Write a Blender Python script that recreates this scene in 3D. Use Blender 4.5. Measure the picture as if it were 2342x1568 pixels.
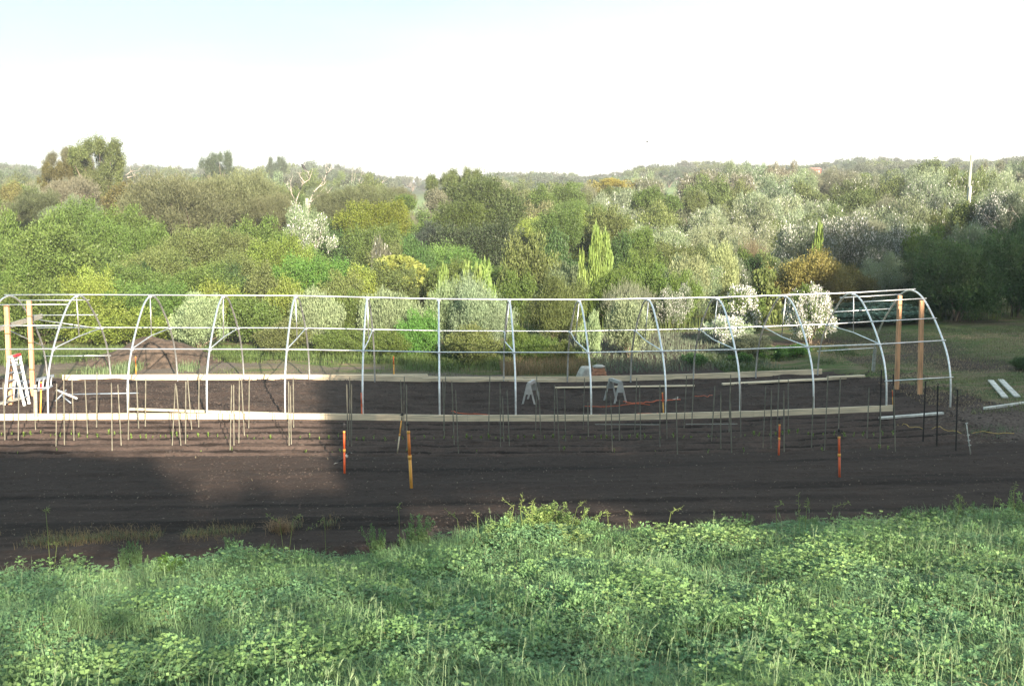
import bpy, bmesh, math, random
import numpy as np
from math import radians as R
from mathutils import Vector, Matrix

# ------------------------------------------------------------------ scene, camera, light
scn = bpy.context.scene
for o in list(bpy.data.objects): bpy.data.objects.remove(o)
col = scn.collection
H = 6.3; YAW = R(3.78); PITCH = R(8.46); FPX = 2514.0
cam_d = bpy.data.cameras.new('camera'); cam = bpy.data.objects.new('camera', cam_d); col.objects.link(cam)
cam.location = (0, 0, H); cam.rotation_euler = (math.pi/2 - PITCH, 0, -YAW)
cam_d.sensor_width = 36; cam_d.lens = 36*FPX/2342; cam_d.clip_end = 6000; cam_d.clip_start = .1
scn.camera = cam
scn.view_settings.view_transform = 'Standard'; scn.view_settings.look = 'None'
scn.view_settings.exposure = 1.78; scn.view_settings.gamma = 1
scn.render.engine = 'CYCLES'
scn.cycles.max_bounces = 6; scn.cycles.transparent_max_bounces = 4; scn.cycles.volume_bounces = 0
SUN_EL = R(20); LX, LY = -.287, .958          # direction the light travels over the ground
TE = math.tan(SUN_EL)
w = bpy.data.worlds.new('World'); scn.world = w; w.use_nodes = True
nt = w.node_tree; nt.nodes.clear()
sky = nt.nodes.new('ShaderNodeTexSky'); sky.sky_type = 'NISHITA'; sky.sun_disc = False
sky.sun_elevation = SUN_EL; sky.sun_rotation = math.atan2(-LX, -LY); sky.air_density = 1; sky.dust_density = .6; sky.ozone_density = 1
tc = nt.nodes.new('ShaderNodeTexCoord'); sx = nt.nodes.new('ShaderNodeSeparateXYZ'); nt.links.new(tc.outputs['Generated'], sx.inputs[0])
mp = nt.nodes.new('ShaderNodeMapping'); mp.inputs['Scale'].default_value = (1.2, 1.2, 6); nt.links.new(tc.outputs['Generated'], mp.inputs[0])
nz = nt.nodes.new('ShaderNodeTexNoise'); nz.inputs['Scale'].default_value = 1.6; nz.inputs['Detail'].default_value = 5; nt.links.new(mp.outputs[0], nz.inputs['Vector'])
def wmath(op, a, b, c=None):
    m_ = nt.nodes.new('ShaderNodeMath'); m_.operation = op
    for k, v in enumerate((a, b, c)):
        if v is None: continue
        if isinstance(v, (int, float)): m_.inputs[k].default_value = v
        else: nt.links.new(v, m_.inputs[k])
    return m_.outputs[0]
veil = wmath('ADD', wmath('MULTIPLY_ADD', sx.outputs[0], 1.15, nz.outputs[0]), wmath('MULTIPLY_ADD', wmath('MINIMUM', sx.outputs[2], .16), -3.2, -.04))
rp = nt.nodes.new('ShaderNodeValToRGB'); rp.color_ramp.elements[0].position = .0; rp.color_ramp.elements[1].position = .62
rp.color_ramp.elements[0].color = (1.55, 2.4, 2.65, 1); rp.color_ramp.elements[1].color = (3.5, 3.45, 3.45, 1); nt.links.new(veil, rp.inputs[0])
mx = nt.nodes.new('ShaderNodeMix'); mx.data_type = 'RGBA'; mx.inputs[0].default_value = .88          # thin high cloud over most of the sky
nt.links.new(sky.outputs[0], mx.inputs[6]); nt.links.new(rp.outputs[0], mx.inputs[7])
bg = nt.nodes.new('ShaderNodeBackground'); bg.inputs[1].default_value = .1; nt.links.new(mx.outputs[2], bg.inputs[0])
wo = nt.nodes.new('ShaderNodeOutputWorld'); nt.links.new(bg.outputs[0], wo.inputs[0])
sd = bpy.data.lights.new('sun', 'SUN'); sun = bpy.data.objects.new('sun', sd); col.objects.link(sun)
sd.energy = 5.0; sd.angle = R(.6); sd.color = (1, .86, .67)
sun.rotation_euler = Vector((LX*math.cos(SUN_EL), LY*math.cos(SUN_EL), -math.sin(SUN_EL))).to_track_quat('-Z', 'Y').to_euler()

# ------------------------------------------------------------------ photo geometry (display px of a 2342-wide photo)
def ray(x, y):
    a = (x-1171)/FPX; b = -(y-784)/FPX
    d = (a, math.cos(PITCH)+b*math.sin(PITCH), -math.sin(PITCH)+b*math.cos(PITCH))
    c, s = math.cos(YAW), math.sin(YAW)
    return (c*d[0]+s*d[1], -s*d[0]+c*d[1], d[2])
def at(x, y, Y):
    d = ray(x, y); k = Y/d[1]; return Vector((d[0]*k, Y, H+d[2]*k))
def c1(x, y): return x/3.734*.9368, (700+y/3.734)*.9368
def c2(x, y): return (450+x/3.734)*.9368, (700+y/3.734)*.9368
def c3(x, y): return (900+x/3.734)*.9368, (700+y/3.734)*.9368
def c4(x, y): return (1350+x/3.734)*.9368, (700+y/3.734)*.9368
def c5(x, y): return (1800+x/3.5625)*.9368, (680+y/3.5625)*.9368
def c6(x, y): return (2100+x/3.5625)*.9368, (680+y/3.5625)*.9368
def cA(x, y): return (1000+x/4.684)*.9368, (860+y/4.684)*.9368
def cB(x, y): return (1450+x/4.684)*.9368, (860+y/4.684)*.9368
def cC(x, y): return (1900+x/4.684)*.9368, (860+y/4.684)*.9368
def cL(x, y): return (x/5.807)*.9368, (860+y/5.807)*.9368

# ------------------------------------------------------------------ terrain
def ss(t):
    t = np.clip(t, 0, 1); return t*t*(3-2*t)
_rs = np.random.RandomState(5); _tab = _rs.rand(256, 256)
def vn(x, y):
    xi = np.floor(x).astype(int); yi = np.floor(y).astype(int); fx = x-xi; fy = y-yi
    fx = fx*fx*(3-2*fx); fy = fy*fy*(3-2*fy)
    a = _tab[xi & 255, yi & 255]; b = _tab[(xi+1) & 255, yi & 255]; c = _tab[xi & 255, (yi+1) & 255]; d = _tab[(xi+1) & 255, (yi+1) & 255]
    return (a*(1-fx)+b*fx)*(1-fy)+(c*(1-fx)+d*fx)*fy-.5
def ye_of(x): return np.interp(x, [-8, -2.7, 0, 1.7, 3.3, 6, 10], [15.6, 15.9, 16.6, 17.2, 16.6, 17.3, 17.8])
def zt_of(x): return np.interp(x, [-14, -10, -4, 0, 4, 8, 12, 14, 20], [.25, .24, .17, .05, 0, .04, .15, .25, .45])
def terrain(x, y, fine=True):
    x = np.asarray(x, float); y = np.asarray(y, float); x, y = np.broadcast_arrays(x, y)
    ye = ye_of(x)+.35*vn(x*.5+9, y*0+3)
    bank = np.where(y < 8, np.interp(y, [-6, 0, 4, 8], [4.9, 4.6, 3.45, 2.2]), 2.2-(y-8)*(2.2-.47)/(ye-8))
    drop = .47*(1-ss((y-ye)/1.5))
    z1 = np.where(y < ye, bank, drop)
    z1 = z1+.26*np.exp(-((x-1.5)/1.3)**2-((y-16.6)/.8)**2)*(y > 12)
    z1 = z1+np.where(y < ye+.6, .26*vn(x*.7, y*.7)+.16*vn(x*2+4, y*2), 0)*(y > 3)
    mid = zt_of(x)*ss((y-19)/8)
    t = x/np.maximum(y, 10)
    A = np.interp(t, [-.6, -.4, -.15, -.04, .04, .13, .2, .25, .4, .5], [5.5, 5.3, 4.3, 1.6, 2.3, 3, 6, 7, 8.6, 9])
    right = ss((t-.08)/.25)
    far = A*((1-right)*ss((y-120)/260)+right*(.5*ss((y-50)/120)+.5*ss((y-180)/200)))
    mid = mid*(1-ss((y-45)/30))
    z = z1+mid+np.where(y > 40, far, 0)-np.where(y > 600, ss((y-600)/700)*9, 0)
    if fine:
        fr = ((y > 24.45) & (y < 28.1) & (x < 13.5))
        ph = y+.05*vn(x*.4, y*0+7)
        z = z+fr*(.035*np.sin(ph*2*math.pi/.29)-.075*np.abs(np.cos(ph*math.pi/.58))**2*(.6+.8*vn(x*.9, y*2)+.3)+.05*vn(x*2.2, y*5)+.02*vn(x*7, y*7))
        pl = (y > 18.2) & (y <= 24.45)
        z = z+pl*(.02+.03*vn(x*.25, y*3.1)+.02*vn(x*1.1, y*8)+.022*vn(x*9, y*9))
        tn = (y > 28.3) & (y < 33.8) & (x < 15)
        z = z+tn*(.10*vn(x*1.1, y*3.2)+.06*vn(x*3.5, y*6))
        rd = (y > ye+.8) & (y <= 18.6)
        z = z+rd*(.12*(vn(x*1.5, y*2)+.3)+.05*vn(x*6, y*6))
        ot = (y > 33.9) & (y < 60)
        z = z+ot*(.07*vn(x*.8, y*.8)+.03*vn(x*3, y*3))+((x > 13.6) & (y > 20) & (y < 34))*(.06*vn(x*2, y*2))
    return z
def tz(x, y): return float(terrain(x, y, False))
def G(p, dz=0.0):                       # point of the terrain seen at photo position p
    d = ray(*p); lo, hi = 7.0, 400.0
    k = lo
    while k < hi and H+d[2]*k/d[1] > tz(d[0]*k/d[1], k)+dz: k += .25 if k < 60 else 2
    a, b = k-(.25 if k < 60 else 2), k
    for _ in range(14):
        m = (a+b)/2
        if H+d[2]*m/d[1] > tz(d[0]*m/d[1], m)+dz: a = m
        else: b = m
    return Vector((d[0]*b/d[1], b, tz(d[0]*b/d[1], b)+dz))

# ------------------------------------------------------------------ materials
def newmat(name):
    m = bpy.data.materials.new(name); m.use_nodes = True; n = m.node_tree; n.nodes.clear()
    out = n.nodes.new('ShaderNodeOutputMaterial'); return m, n, out
def pmat(name, c, rough=.6, metal=0., noise=.15, scale=8., bump=0., stretch=(1, 1, 1), c2_=None, thr=None):
    m, n, out = newmat(name); L = n.links.new
    b = n.nodes.new('ShaderNodeBsdfPrincipled'); b.inputs['Roughness'].default_value = rough; b.inputs['Metallic'].default_value = metal
    tcn = n.nodes.new('ShaderNodeTexCoord'); mpn = n.nodes.new('ShaderNodeMapping'); mpn.inputs['Scale'].default_value = stretch; L(tcn.outputs['Object'], mpn.inputs[0])
    no = n.nodes.new('ShaderNodeTexNoise'); no.inputs['Scale'].default_value = scale; no.inputs['Detail'].default_value = 5; L(mpn.outputs[0], no.inputs['Vector'])
    r = n.nodes.new('ShaderNodeValToRGB')
    lo = c2_ if c2_ else tuple(v*(1-noise*1.6) for v in c); hi = tuple(min(1, v*(1+noise)) for v in c)
    r.color_ramp.elements[0].color = (*lo, 1); r.color_ramp.elements[1].color = (*hi, 1)
    r.color_ramp.elements[0].position = .35 if thr is None else thr-.05; r.color_ramp.elements[1].position = .65 if thr is None else thr+.05
    L(no.outputs[0], r.inputs[0]); L(r.outputs[0], b.inputs['Base Color'])
    if bump:
        bp = n.nodes.new('ShaderNodeBump'); bp.inputs['Strength'].default_value = bump; bp.inputs['Distance'].default_value = .02; L(no.outputs[0], bp.inputs['Height']); L(bp.outputs[0], b.inputs['Normal'])
    L(b.outputs[0], out.inputs[0]); return m
def leafmat(name, fixed=None, transl=.3, vary=.5, rough=.5, yellow=.25):
    m, n, out = newmat(name); L = n.links.new
    if fixed: base = n.nodes.new('ShaderNodeRGB'); base.outputs[0].default_value = (*fixed, 1); bo = base.outputs[0]
    else: base = n.nodes.new('ShaderNodeObjectInfo'); bo = base.outputs['Color']
    at_ = n.nodes.new('ShaderNodeAttribute'); at_.attribute_name = 'tint'
    sp = n.nodes.new('ShaderNodeSeparateColor'); L(at_.outputs['Color'], sp.inputs[0])
    hs = n.nodes.new('ShaderNodeHueSaturation')
    mr = n.nodes.new('ShaderNodeMapRange'); mr.inputs[3].default_value = 1-vary; mr.inputs[4].default_value = 1+vary*1.1; L(sp.outputs[0], mr.inputs[0]); L(mr.outputs[0], hs.inputs['Value'])
    mr2 = n.nodes.new('ShaderNodeMapRange'); mr2.inputs[3].default_value = .486; mr2.inputs[4].default_value = .512; L(sp.outputs[1], mr2.inputs[0]); L(mr2.outputs[0], hs.inputs['Hue'])
    L(bo, hs.inputs['Color'])
    d = n.nodes.new('ShaderNodeBsdfPrincipled'); d.inputs['Roughness'].default_value = rough; d.inputs['Specular IOR Level'].default_value = .3; L(hs.outputs[0], d.inputs['Base Color'])
    t = n.nodes.new('ShaderNodeBsdfTranslucent'); L(hs.outputs[0], t.inputs[0])
    mxs = n.nodes.new('ShaderNodeMixShader'); mxs.inputs[0].default_value = transl; L(d.outputs[0], mxs.inputs[1]); L(t.outputs[0], mxs.inputs[2]); L(mxs.outputs[0], out.inputs[0])
    return m
M = {}
M['leaf'] = leafmat('leaf'); M['grass'] = leafmat('grass_blade', transl=.35, vary=.4)
M['flower'] = leafmat('white_flower', (.74, .73, .72), .15, .2)
M['bark'] = pmat('bark', (.19, .15, .115), .9, noise=.35, scale=6, bump=.5, stretch=(3, 3, .6))
M['deadwood'] = pmat('dead_wood', (.40, .35, .31), .85, noise=.25, scale=7, bump=.3)
M['galv'] = pmat('galvanised_steel', (.84, .86, .88), .42, .9, noise=.10, scale=14)
M['pine'] = pmat('pine_timber', (.78, .64, .46), .7, noise=.16, scale=3, stretch=(.6, 6, 9), bump=.1)
M['post'] = pmat('orange_pine_post', (.66, .36, .20), .75, noise=.2, scale=3, stretch=(6, 6, .5), bump=.1)
M['stake'] = pmat('weathered_stake', (.20, .19, .15), .85, noise=.25, scale=12, stretch=(3, 3, .5))
M['rust'] = pmat('rusty_stake', (.24, .14, .08), .85, noise=.4, scale=6, stretch=(3, 3, .5))
M['black'] = pmat('black_steel', (.012, .012, .014), .55, noise=.2)
M['orange'] = pmat('orange_plastic', (.75, .12, .03), .45, noise=.06)
M['sunlitorange'] = pmat('sunlit_orange_plastic', (.85, .25, .04), .45, noise=.05); M['amber'] = pmat('amber_plastic', (.86, .42, .08), .45, noise=.06)  # first orange has sunlight painted in, for the largest riser's upper pipe
M['red'] = pmat('red_plastic', (.55, .03, .04), .45)
M['alu'] = pmat('aluminium', (.82, .83, .84), .4, .35, noise=.06)
M['bluealu'] = pmat('blue_grey_aluminium', (.26, .31, .38), .45, .4, noise=.1)
M['white'] = pmat('white_paint', (.62, .61, .57), .7, noise=.18, scale=5)
M['greyp'] = pmat('grey_plastic', (.42, .41, .40), .6, noise=.1)
M['greyw'] = pmat('grey_weathered_wood', (.30, .30, .27), .85, noise=.2, scale=5, stretch=(1, 6, 6))
M['brick'] = pmat('terracotta_brick', (.48, .24, .15), .9, noise=.2, scale=10)
M['stone'] = pmat('pale_stone', (.5, .48, .44), .9, noise=.2, scale=6, bump=.3)
M['soilheap'] = pmat('heaped_soil', (.085, .060, .044), .98, noise=.35, scale=5, bump=.9)
M['redhouse'] = pmat('red_wall', (.45, .08, .06), .8, noise=.05)
M['roof'] = pmat('iron_roof', (.4, .2, .17), .6, noise=.1)
M['hose'] = pmat('orange_hose', (.60, .13, .05), .5)
M['string'] = pmat('yellow_string', (.55, .38, .12), .8)
M['straw'] = pmat('straw', (.34, .26, .14), .95, noise=.3, scale=6, bump=.6)

def ground_mat():
    m, n, out = newmat('ground'); L = n.links.new
    b = n.nodes.new('ShaderNodeBsdfPrincipled'); b.inputs['Roughness'].default_value = .95; b.inputs['Specular IOR Level'].default_value = .15
    a = n.nodes.new('ShaderNodeAttribute'); a.attribute_name = 'zone'; sp = n.nodes.new('ShaderNodeSeparateColor'); L(a.outputs['Color'], sp.inputs[0])
    tcn = n.nodes.new('ShaderNodeTexCoord')
    def noise(sc, st=(1, 1, 1), det=6):
        mpn = n.nodes.new('ShaderNodeMapping'); mpn.inputs['Scale'].default_value = st; L(tcn.outputs['Object'], mpn.inputs[0])
        no = n.nodes.new('ShaderNodeTexNoise'); no.inputs['Scale'].default_value = sc; no.inputs['Detail'].default_value = det; no.inputs['Roughness'].default_value = .65; L(mpn.outputs[0], no.inputs['Vector']); return no.outputs[0]
    def ramp(src, p0, c0, p1, c1_):
        r = n.nodes.new('ShaderNodeValToRGB'); r.color_ramp.elements[0].position = p0; r.color_ramp.elements[0].color = (*c0, 1); r.color_ramp.elements[1].position = p1; r.color_ramp.elements[1].color = (*c1_, 1); L(src, r.inputs[0]); return r.outputs[0]
    def mix(f, A_, B_):
        x = n.nodes.new('ShaderNodeMix'); x.data_type = 'RGBA'; L(f, x.inputs[0]); L(A_, x.inputs[6]); L(B_, x.inputs[7]); return x.outputs[2]
    n1 = noise(1.3, (.5, 2.2, 1)); n2 = noise(14, (1, 1.6, 1)); n3 = noise(45); n4 = noise(.5)
    soil = ramp(n1, .3, (.033, .0240, .0208), .7, (.053, .0385, .0332))
    soil2 = ramp(n2, .35, (.0185, .0133, .0117), .7, (.070, .0505, .043))
    x = n.nodes.new('ShaderNodeMix'); x.data_type = 'RGBA'; x.inputs[0].default_value = .5; L(soil, x.inputs[6]); L(soil2, x.inputs[7]); soil = x.outputs[2]
    speck = ramp(n3, .70, (0, 0, 0), .74, (.6, .6, .6)); sc_ = n.nodes.new('ShaderNodeRGB'); sc_.outputs[0].default_value = (.12, .10, .07, 1)
    soil = mix(speck, soil, sc_.outputs[0])
    path = ramp(n2, .3, (.10, .08, .066), .7, (.17, .145, .12))
    grass = ramp(n2, .3, (.045, .075, .022), .7, (.11, .15, .05))
    dry = ramp(n2, .3, (.12, .095, .06), .7, (.22, .18, .11))
    pad = ramp(n4, .3, (.17, .25, .09), .7, (.23, .31, .13))
    gf = ramp(n1, .42, (0, 0, 0), .56, (1, 1, 1)); gd = mix(gf, dry, grass)
    def w_(chan):
        q = n.nodes.new('ShaderNodeMath'); q.operation = 'ADD'; L(sp.outputs[chan], q.inputs[0])
        q2 = n.nodes.new('ShaderNodeMath'); q2.operation = 'MULTIPLY_ADD'; q2.inputs[1].default_value = .9; q2.inputs[2].default_value = -.45; L(n2, q2.inputs[0]); L(q2.outputs[0], q.inputs[1])
        return ramp(q.outputs[0], .40, (0, 0, 0), .60, (1, 1, 1))
    geo_ = n.nodes.new('ShaderNodeSeparateXYZ'); L(tcn.outputs['Object'], geo_.inputs[0]);
    mr_ = n.nodes.new('ShaderNodeMapRange'); mr_.inputs[1].default_value = 260; mr_.inputs[2].default_value = 360; L(geo_.outputs[1], mr_.inputs[0]); dk = n.nodes.new('ShaderNodeRGB'); dk.outputs[0].default_value = (.075, .095, .045, 1); pad = mix(mr_.outputs[0], pad, dk.outputs[0])
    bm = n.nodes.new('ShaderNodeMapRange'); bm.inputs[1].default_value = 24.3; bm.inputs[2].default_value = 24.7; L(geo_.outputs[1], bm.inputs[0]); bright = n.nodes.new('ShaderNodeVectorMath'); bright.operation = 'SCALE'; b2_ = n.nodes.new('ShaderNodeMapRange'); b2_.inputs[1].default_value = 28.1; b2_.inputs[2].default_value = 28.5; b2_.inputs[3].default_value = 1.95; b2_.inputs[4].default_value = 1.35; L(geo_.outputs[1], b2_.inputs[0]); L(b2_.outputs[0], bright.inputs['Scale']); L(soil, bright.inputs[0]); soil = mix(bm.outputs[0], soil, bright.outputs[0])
    da = n.nodes.new('ShaderNodeAttribute'); da.attribute_name = 'shade_streaks'; dark_soil = n.nodes.new('ShaderNodeVectorMath'); dark_soil.operation = 'SCALE'; dark_soil.inputs['Scale'].default_value = .25; L(soil, dark_soil.inputs[0]); soil = mix(da.outputs['Fac'], soil, dark_soil.outputs[0])  # self-shadow of the furrows painted as darker soil, plus field streaks and patches
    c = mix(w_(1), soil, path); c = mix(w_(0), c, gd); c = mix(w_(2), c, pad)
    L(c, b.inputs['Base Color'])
    bp = n.nodes.new('ShaderNodeBump'); bp.inputs['Strength'].default_value = .6; bp.inputs['Distance'].default_value = .03; L(n2, bp.inputs['Height']); L(bp.outputs[0], b.inputs['Normal'])
    L(b.outputs[0], out.inputs[0]); return m

# ------------------------------------------------------------------ mesh helpers
def npmesh(name, V, faces_k, mats, tint=None, mi=None, smooth=False):
    """V (N,3); faces_k list of int arrays (F,k)"""
    me = bpy.data.meshes.new(name); V = np.asarray(V, np.float32)
    me.vertices.add(len(V)); me.vertices.foreach_set('co', V.ravel())
    tot = np.concatenate([np.full(len(f), f.shape[1]) for f in faces_k]); loops = np.concatenate([f.ravel() for f in faces_k]).astype(np.int32)
    me.loops.add(len(loops)); me.loops.foreach_set('vertex_index', loops)
    me.polygons.add(len(tot)); st = np.concatenate([[0], np.cumsum(tot)[:-1]]).astype(np.int32)
    me.polygons.foreach_set('loop_start', st); me.polygons.foreach_set('loop_total', tot.astype(np.int32))
    for m in mats: me.materials.append(m)
    if mi is not None: me.polygons.foreach_set('material_index', np.asarray(mi, np.int32))
    if smooth: me.polygons.foreach_set('use_smooth', np.ones(len(tot), bool))
    if tint is not None:
        a = me.attributes.new('tint', 'FLOAT_COLOR', 'FACE'); T = np.ones((len(tot), 4), np.float32); T[:, :2] = tint; T[:, 2] = 0
        a.data.foreach_set('color', T.ravel())
    me.update(calc_edges=True); return me
class MB:
    def __init__(s): s.v = []; s.f = []; s.m = []; s.cur = 0
    def add(s, vs, fs):
        o = len(s.v); s.v += [tuple(v) for v in vs]; s.f += [tuple(i+o for i in f) for f in fs]; s.m += [s.cur]*len(fs)
    def tube(s, pts, r, n=8, cap=True):
        pts = [Vector(p) for p in pts]; rs = r if isinstance(r, (list, tuple)) else [r]*len(pts)
        rings = []; up = None
        for i, p in enumerate(pts):
            d = (pts[min(i+1, len(pts)-1)]-pts[max(i-1, 0)]).normalized()
            if up is None: up = d.orthogonal().normalized()
            up = (up-d*up.dot(d))
            up = up.normalized() if up.length > 1e-6 else d.orthogonal().normalized()
            b = d.cross(up); rings += [p+(up*math.cos(2*math.pi*k/n)+b*math.sin(2*math.pi*k/n))*rs[i] for k in range(n)]
        fs = [(i*n+k, i*n+(k+1) % n, (i+1)*n+(k+1) % n, (i+1)*n+k) for i in range(len(pts)-1) for k in range(n)]
        if cap: fs += [tuple(range(n-1, -1, -1)), tuple((len(pts)-1)*n+k for k in range(n))]
        s.add(rings, fs)
    def bar(s, a, b, w_, h, up=(0, 0, 1)):       # box along a-b, w_ sideways, h along up
        a = Vector(a); b = Vector(b); d = (b-a).normalized(); u = Vector(up); u = (u-d*u.dot(d)).normalized(); q = d.cross(u)
        vs = [p+q*sx_*w_/2+u*sz*h/2 for p in (a, b) for sx_, sz in ((-1, -1), (1, -1), (1, 1), (-1, 1))]
        s.add(vs, [(0, 3, 2, 1), (4, 5, 6, 7), (0, 1, 5, 4), (1, 2, 6, 5), (2, 3, 7, 6), (3, 0, 4, 7)])
    def poly(s, vs): s.add(vs, [tuple(range(len(vs)))])
    def build(s, name, mats, parent=None, smooth=False, bevel=0, link=True, loc=None):
        me = bpy.data.meshes.new(name)
        vs = s.v
        if loc is not None: vs = [(v[0]-loc[0], v[1]-loc[1], v[2]-loc[2]) for v in vs]
        me.from_pydata(vs, [], s.f)
        for m in (mats if isinstance(mats, (list, tuple)) else [mats]): me.materials.append(M[m] if isinstance(m, str) else m)
        me.polygons.foreach_set('material_index', s.m)
        if smooth: me.polygons.foreach_set('use_smooth', [True]*len(s.f))
        me.update(); o = bpy.data.objects.new(name, me); col.objects.link(o)
        if loc is not None: o.location = loc
        if parent: o.parent = parent; o.matrix_parent_inverse = Matrix.Identity(4)
        if bevel:
            md = o.modifiers.new('bevel', 'BEVEL'); md.width = bevel; md.segments = 2
        return o
def tag(o, label=None, cat=None, group=None, kind=None):
    if label: o['label'] = label
    if cat: o['category'] = cat
    if group: o['group'] = group
    if kind: o['kind'] = kind
    return o
def empty(name, loc, label, cat, group=None, rz=0):
    o = bpy.data.objects.new(name, None); col.objects.link(o); o.location = loc; o.rotation_euler = (0, 0, rz); o.empty_display_size = .1
    return tag(o, label, cat, group)
def child(name, me, parent, color=None):
    o = bpy.data.objects.new(name, me); col.objects.link(o); o.parent = parent
    if color: o.color = (*color, 1)
    return o

# ------------------------------------------------------------------ ground sheet
def ground():
    xs = np.concatenate([-np.geomspace(1500, 17, 46), np.arange(-16.5, 21.5, .085), np.geomspace(22, 1500, 46)])
    ys = np.concatenate([[-300, -120, -60, -40, -30, -20, -12, -6, -3, 0, 2, 4, 5.5, 6.5], np.arange(7, 18, .1), np.arange(18, 35, .05), np.arange(35, 50, .15), np.geomspace(50.5, 1500, 90)])
    X, Y = np.meshgrid(xs, ys); Z = terrain(X, Y)
    nx, ny = len(xs), len(ys); idx = np.arange(nx*ny).reshape(ny, nx)
    F = np.stack([idx[:-1, :-1], idx[:-1, 1:], idx[1:, 1:], idx[1:, :-1]], -1).reshape(-1, 4)
    V = np.stack([X, Y, Z], -1).reshape(-1, 3)
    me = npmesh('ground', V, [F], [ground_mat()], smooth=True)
    x, y = V[:, 0], V[:, 1]; ye = ye_of(x)
    g = np.where(y < ye-.1, .95, 0.); p = np.zeros(len(x)); q = np.zeros(len(x))
    e = 34.1+.3*vn(x*.5, y*0)
    behind = (y > e)
    pe = np.interp(x, [-20, -12, -6, 0, 3, 6, 30], [37.6, 37.6, 36.9, 35.8, 34.6, 34.0, 34])
    p = np.where(behind & (y < pe+1), .8, p); p = np.where((y > 36.9) & (y < 39.5) & (x < -9), .8, p)
    g = np.where(behind & (y > pe+.4*vn(x, y)), .9, g); g = np.where(behind & (y < pe) & (x > -20), .38+.5*vn(x*.7, y*.9), g)
    rt = (x > 14.3+1.0*vn(x*.4, y*.6)-np.clip((y-31)*.5, -2, 2)) & (y > 24.6)
    g = np.where(rt & (y < 46), .62+.6*vn(x*.35, y*.5), g); p = np.where(rt & (y < 46), .36, p)
    p = np.where((x > 12.4) & (y > 24.6) & (y < 28.0), .42, p)
    bed = (y > 34.3) & (y < 44) & (x > 4.6) & (x < 11.2); g = np.where(bed, 0, g); p = np.where(bed, .15, p)
    g = np.where((y > 34.5) & (y < 37.5) & (x > 9.6) & (x < 13.8) , .75, g)
    q = np.where(y > 120, .95, 0.)
    a = me.attributes.new('zone', 'FLOAT_COLOR', 'POINT'); T = np.ones((len(x), 4), np.float32); T[:, 0] = g; T[:, 1] = p; T[:, 2] = q
    a.data.foreach_set('color', T.ravel())
    ph = y+.05*vn(x*.4, y*0+7); dm = np.clip(np.abs(np.cos(ph*math.pi/.58))**2.2*(y > 24.45)*(y < 28.1)*(x < 13.5)*(1.05+1.5*vn(x*1.1, y*2)), 0, 1)  # furrow shade painted along the grooves and onto their shoulders
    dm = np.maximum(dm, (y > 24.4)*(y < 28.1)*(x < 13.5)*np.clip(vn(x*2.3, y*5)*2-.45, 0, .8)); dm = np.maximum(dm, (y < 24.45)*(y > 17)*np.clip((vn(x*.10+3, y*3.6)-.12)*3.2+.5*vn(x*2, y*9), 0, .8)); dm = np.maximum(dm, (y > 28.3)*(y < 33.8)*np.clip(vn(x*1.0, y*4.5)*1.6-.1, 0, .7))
    a2 = me.attributes.new('shade_streaks', 'FLOAT', 'POINT'); a2.data.foreach_set('value', dm.astype(np.float32))
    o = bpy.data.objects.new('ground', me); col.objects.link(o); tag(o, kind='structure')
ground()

# ------------------------------------------------------------------ leaf archetypes
def rdir(rs, n):
    v = rs.normal(size=(n, 3)); return v/np.linalg.norm(v, axis=1, keepdims=True)
def leaves(rs, P, D, N, L, W, fold=.15):
    """rhombic leaves at P pointing along D with rough normal N"""
    D = D/np.linalg.norm(D, axis=1, keepdims=True)
    S = np.cross(D, N); S /= np.maximum(np.linalg.norm(S, axis=1, keepdims=True), 1e-6)
    NN = np.cross(S, D); L = np.asarray(L).reshape(-1, 1)*np.ones((len(P), 1)); W = np.asarray(W).reshape(-1, 1)*np.ones((len(P), 1))
    a = P; b = P+D*L*.5+S*W*.5+NN*L*fold; c = P+D*L; d = P+D*L*.5-S*W*.5+NN*L*fold
    return np.stack([a, b, c, d], 1).reshape(-1, 3)
def stems(rs, heads, r0=.05, zbase=0., jog=.08):
    mb = MB()
    for h in heads:
        h = Vector(h); m1 = Vector((h.x*.25+rs.uniform(-jog, jog), h.y*.25+rs.uniform(-jog, jog), zbase+(h.z-zbase)*.42)); m2 = Vector((h.x*.65+rs.uniform(-jog, jog), h.y*.65+rs.uniform(-jog, jog), zbase+(h.z-zbase)*.75))
        mb.tube([(rs.uniform(-.06, .06), rs.uniform(-.06, .06), -.06), m1, m2, h], [r0, r0*.7, r0*.42, r0*.18], 5, cap=False)
    return mb
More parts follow.
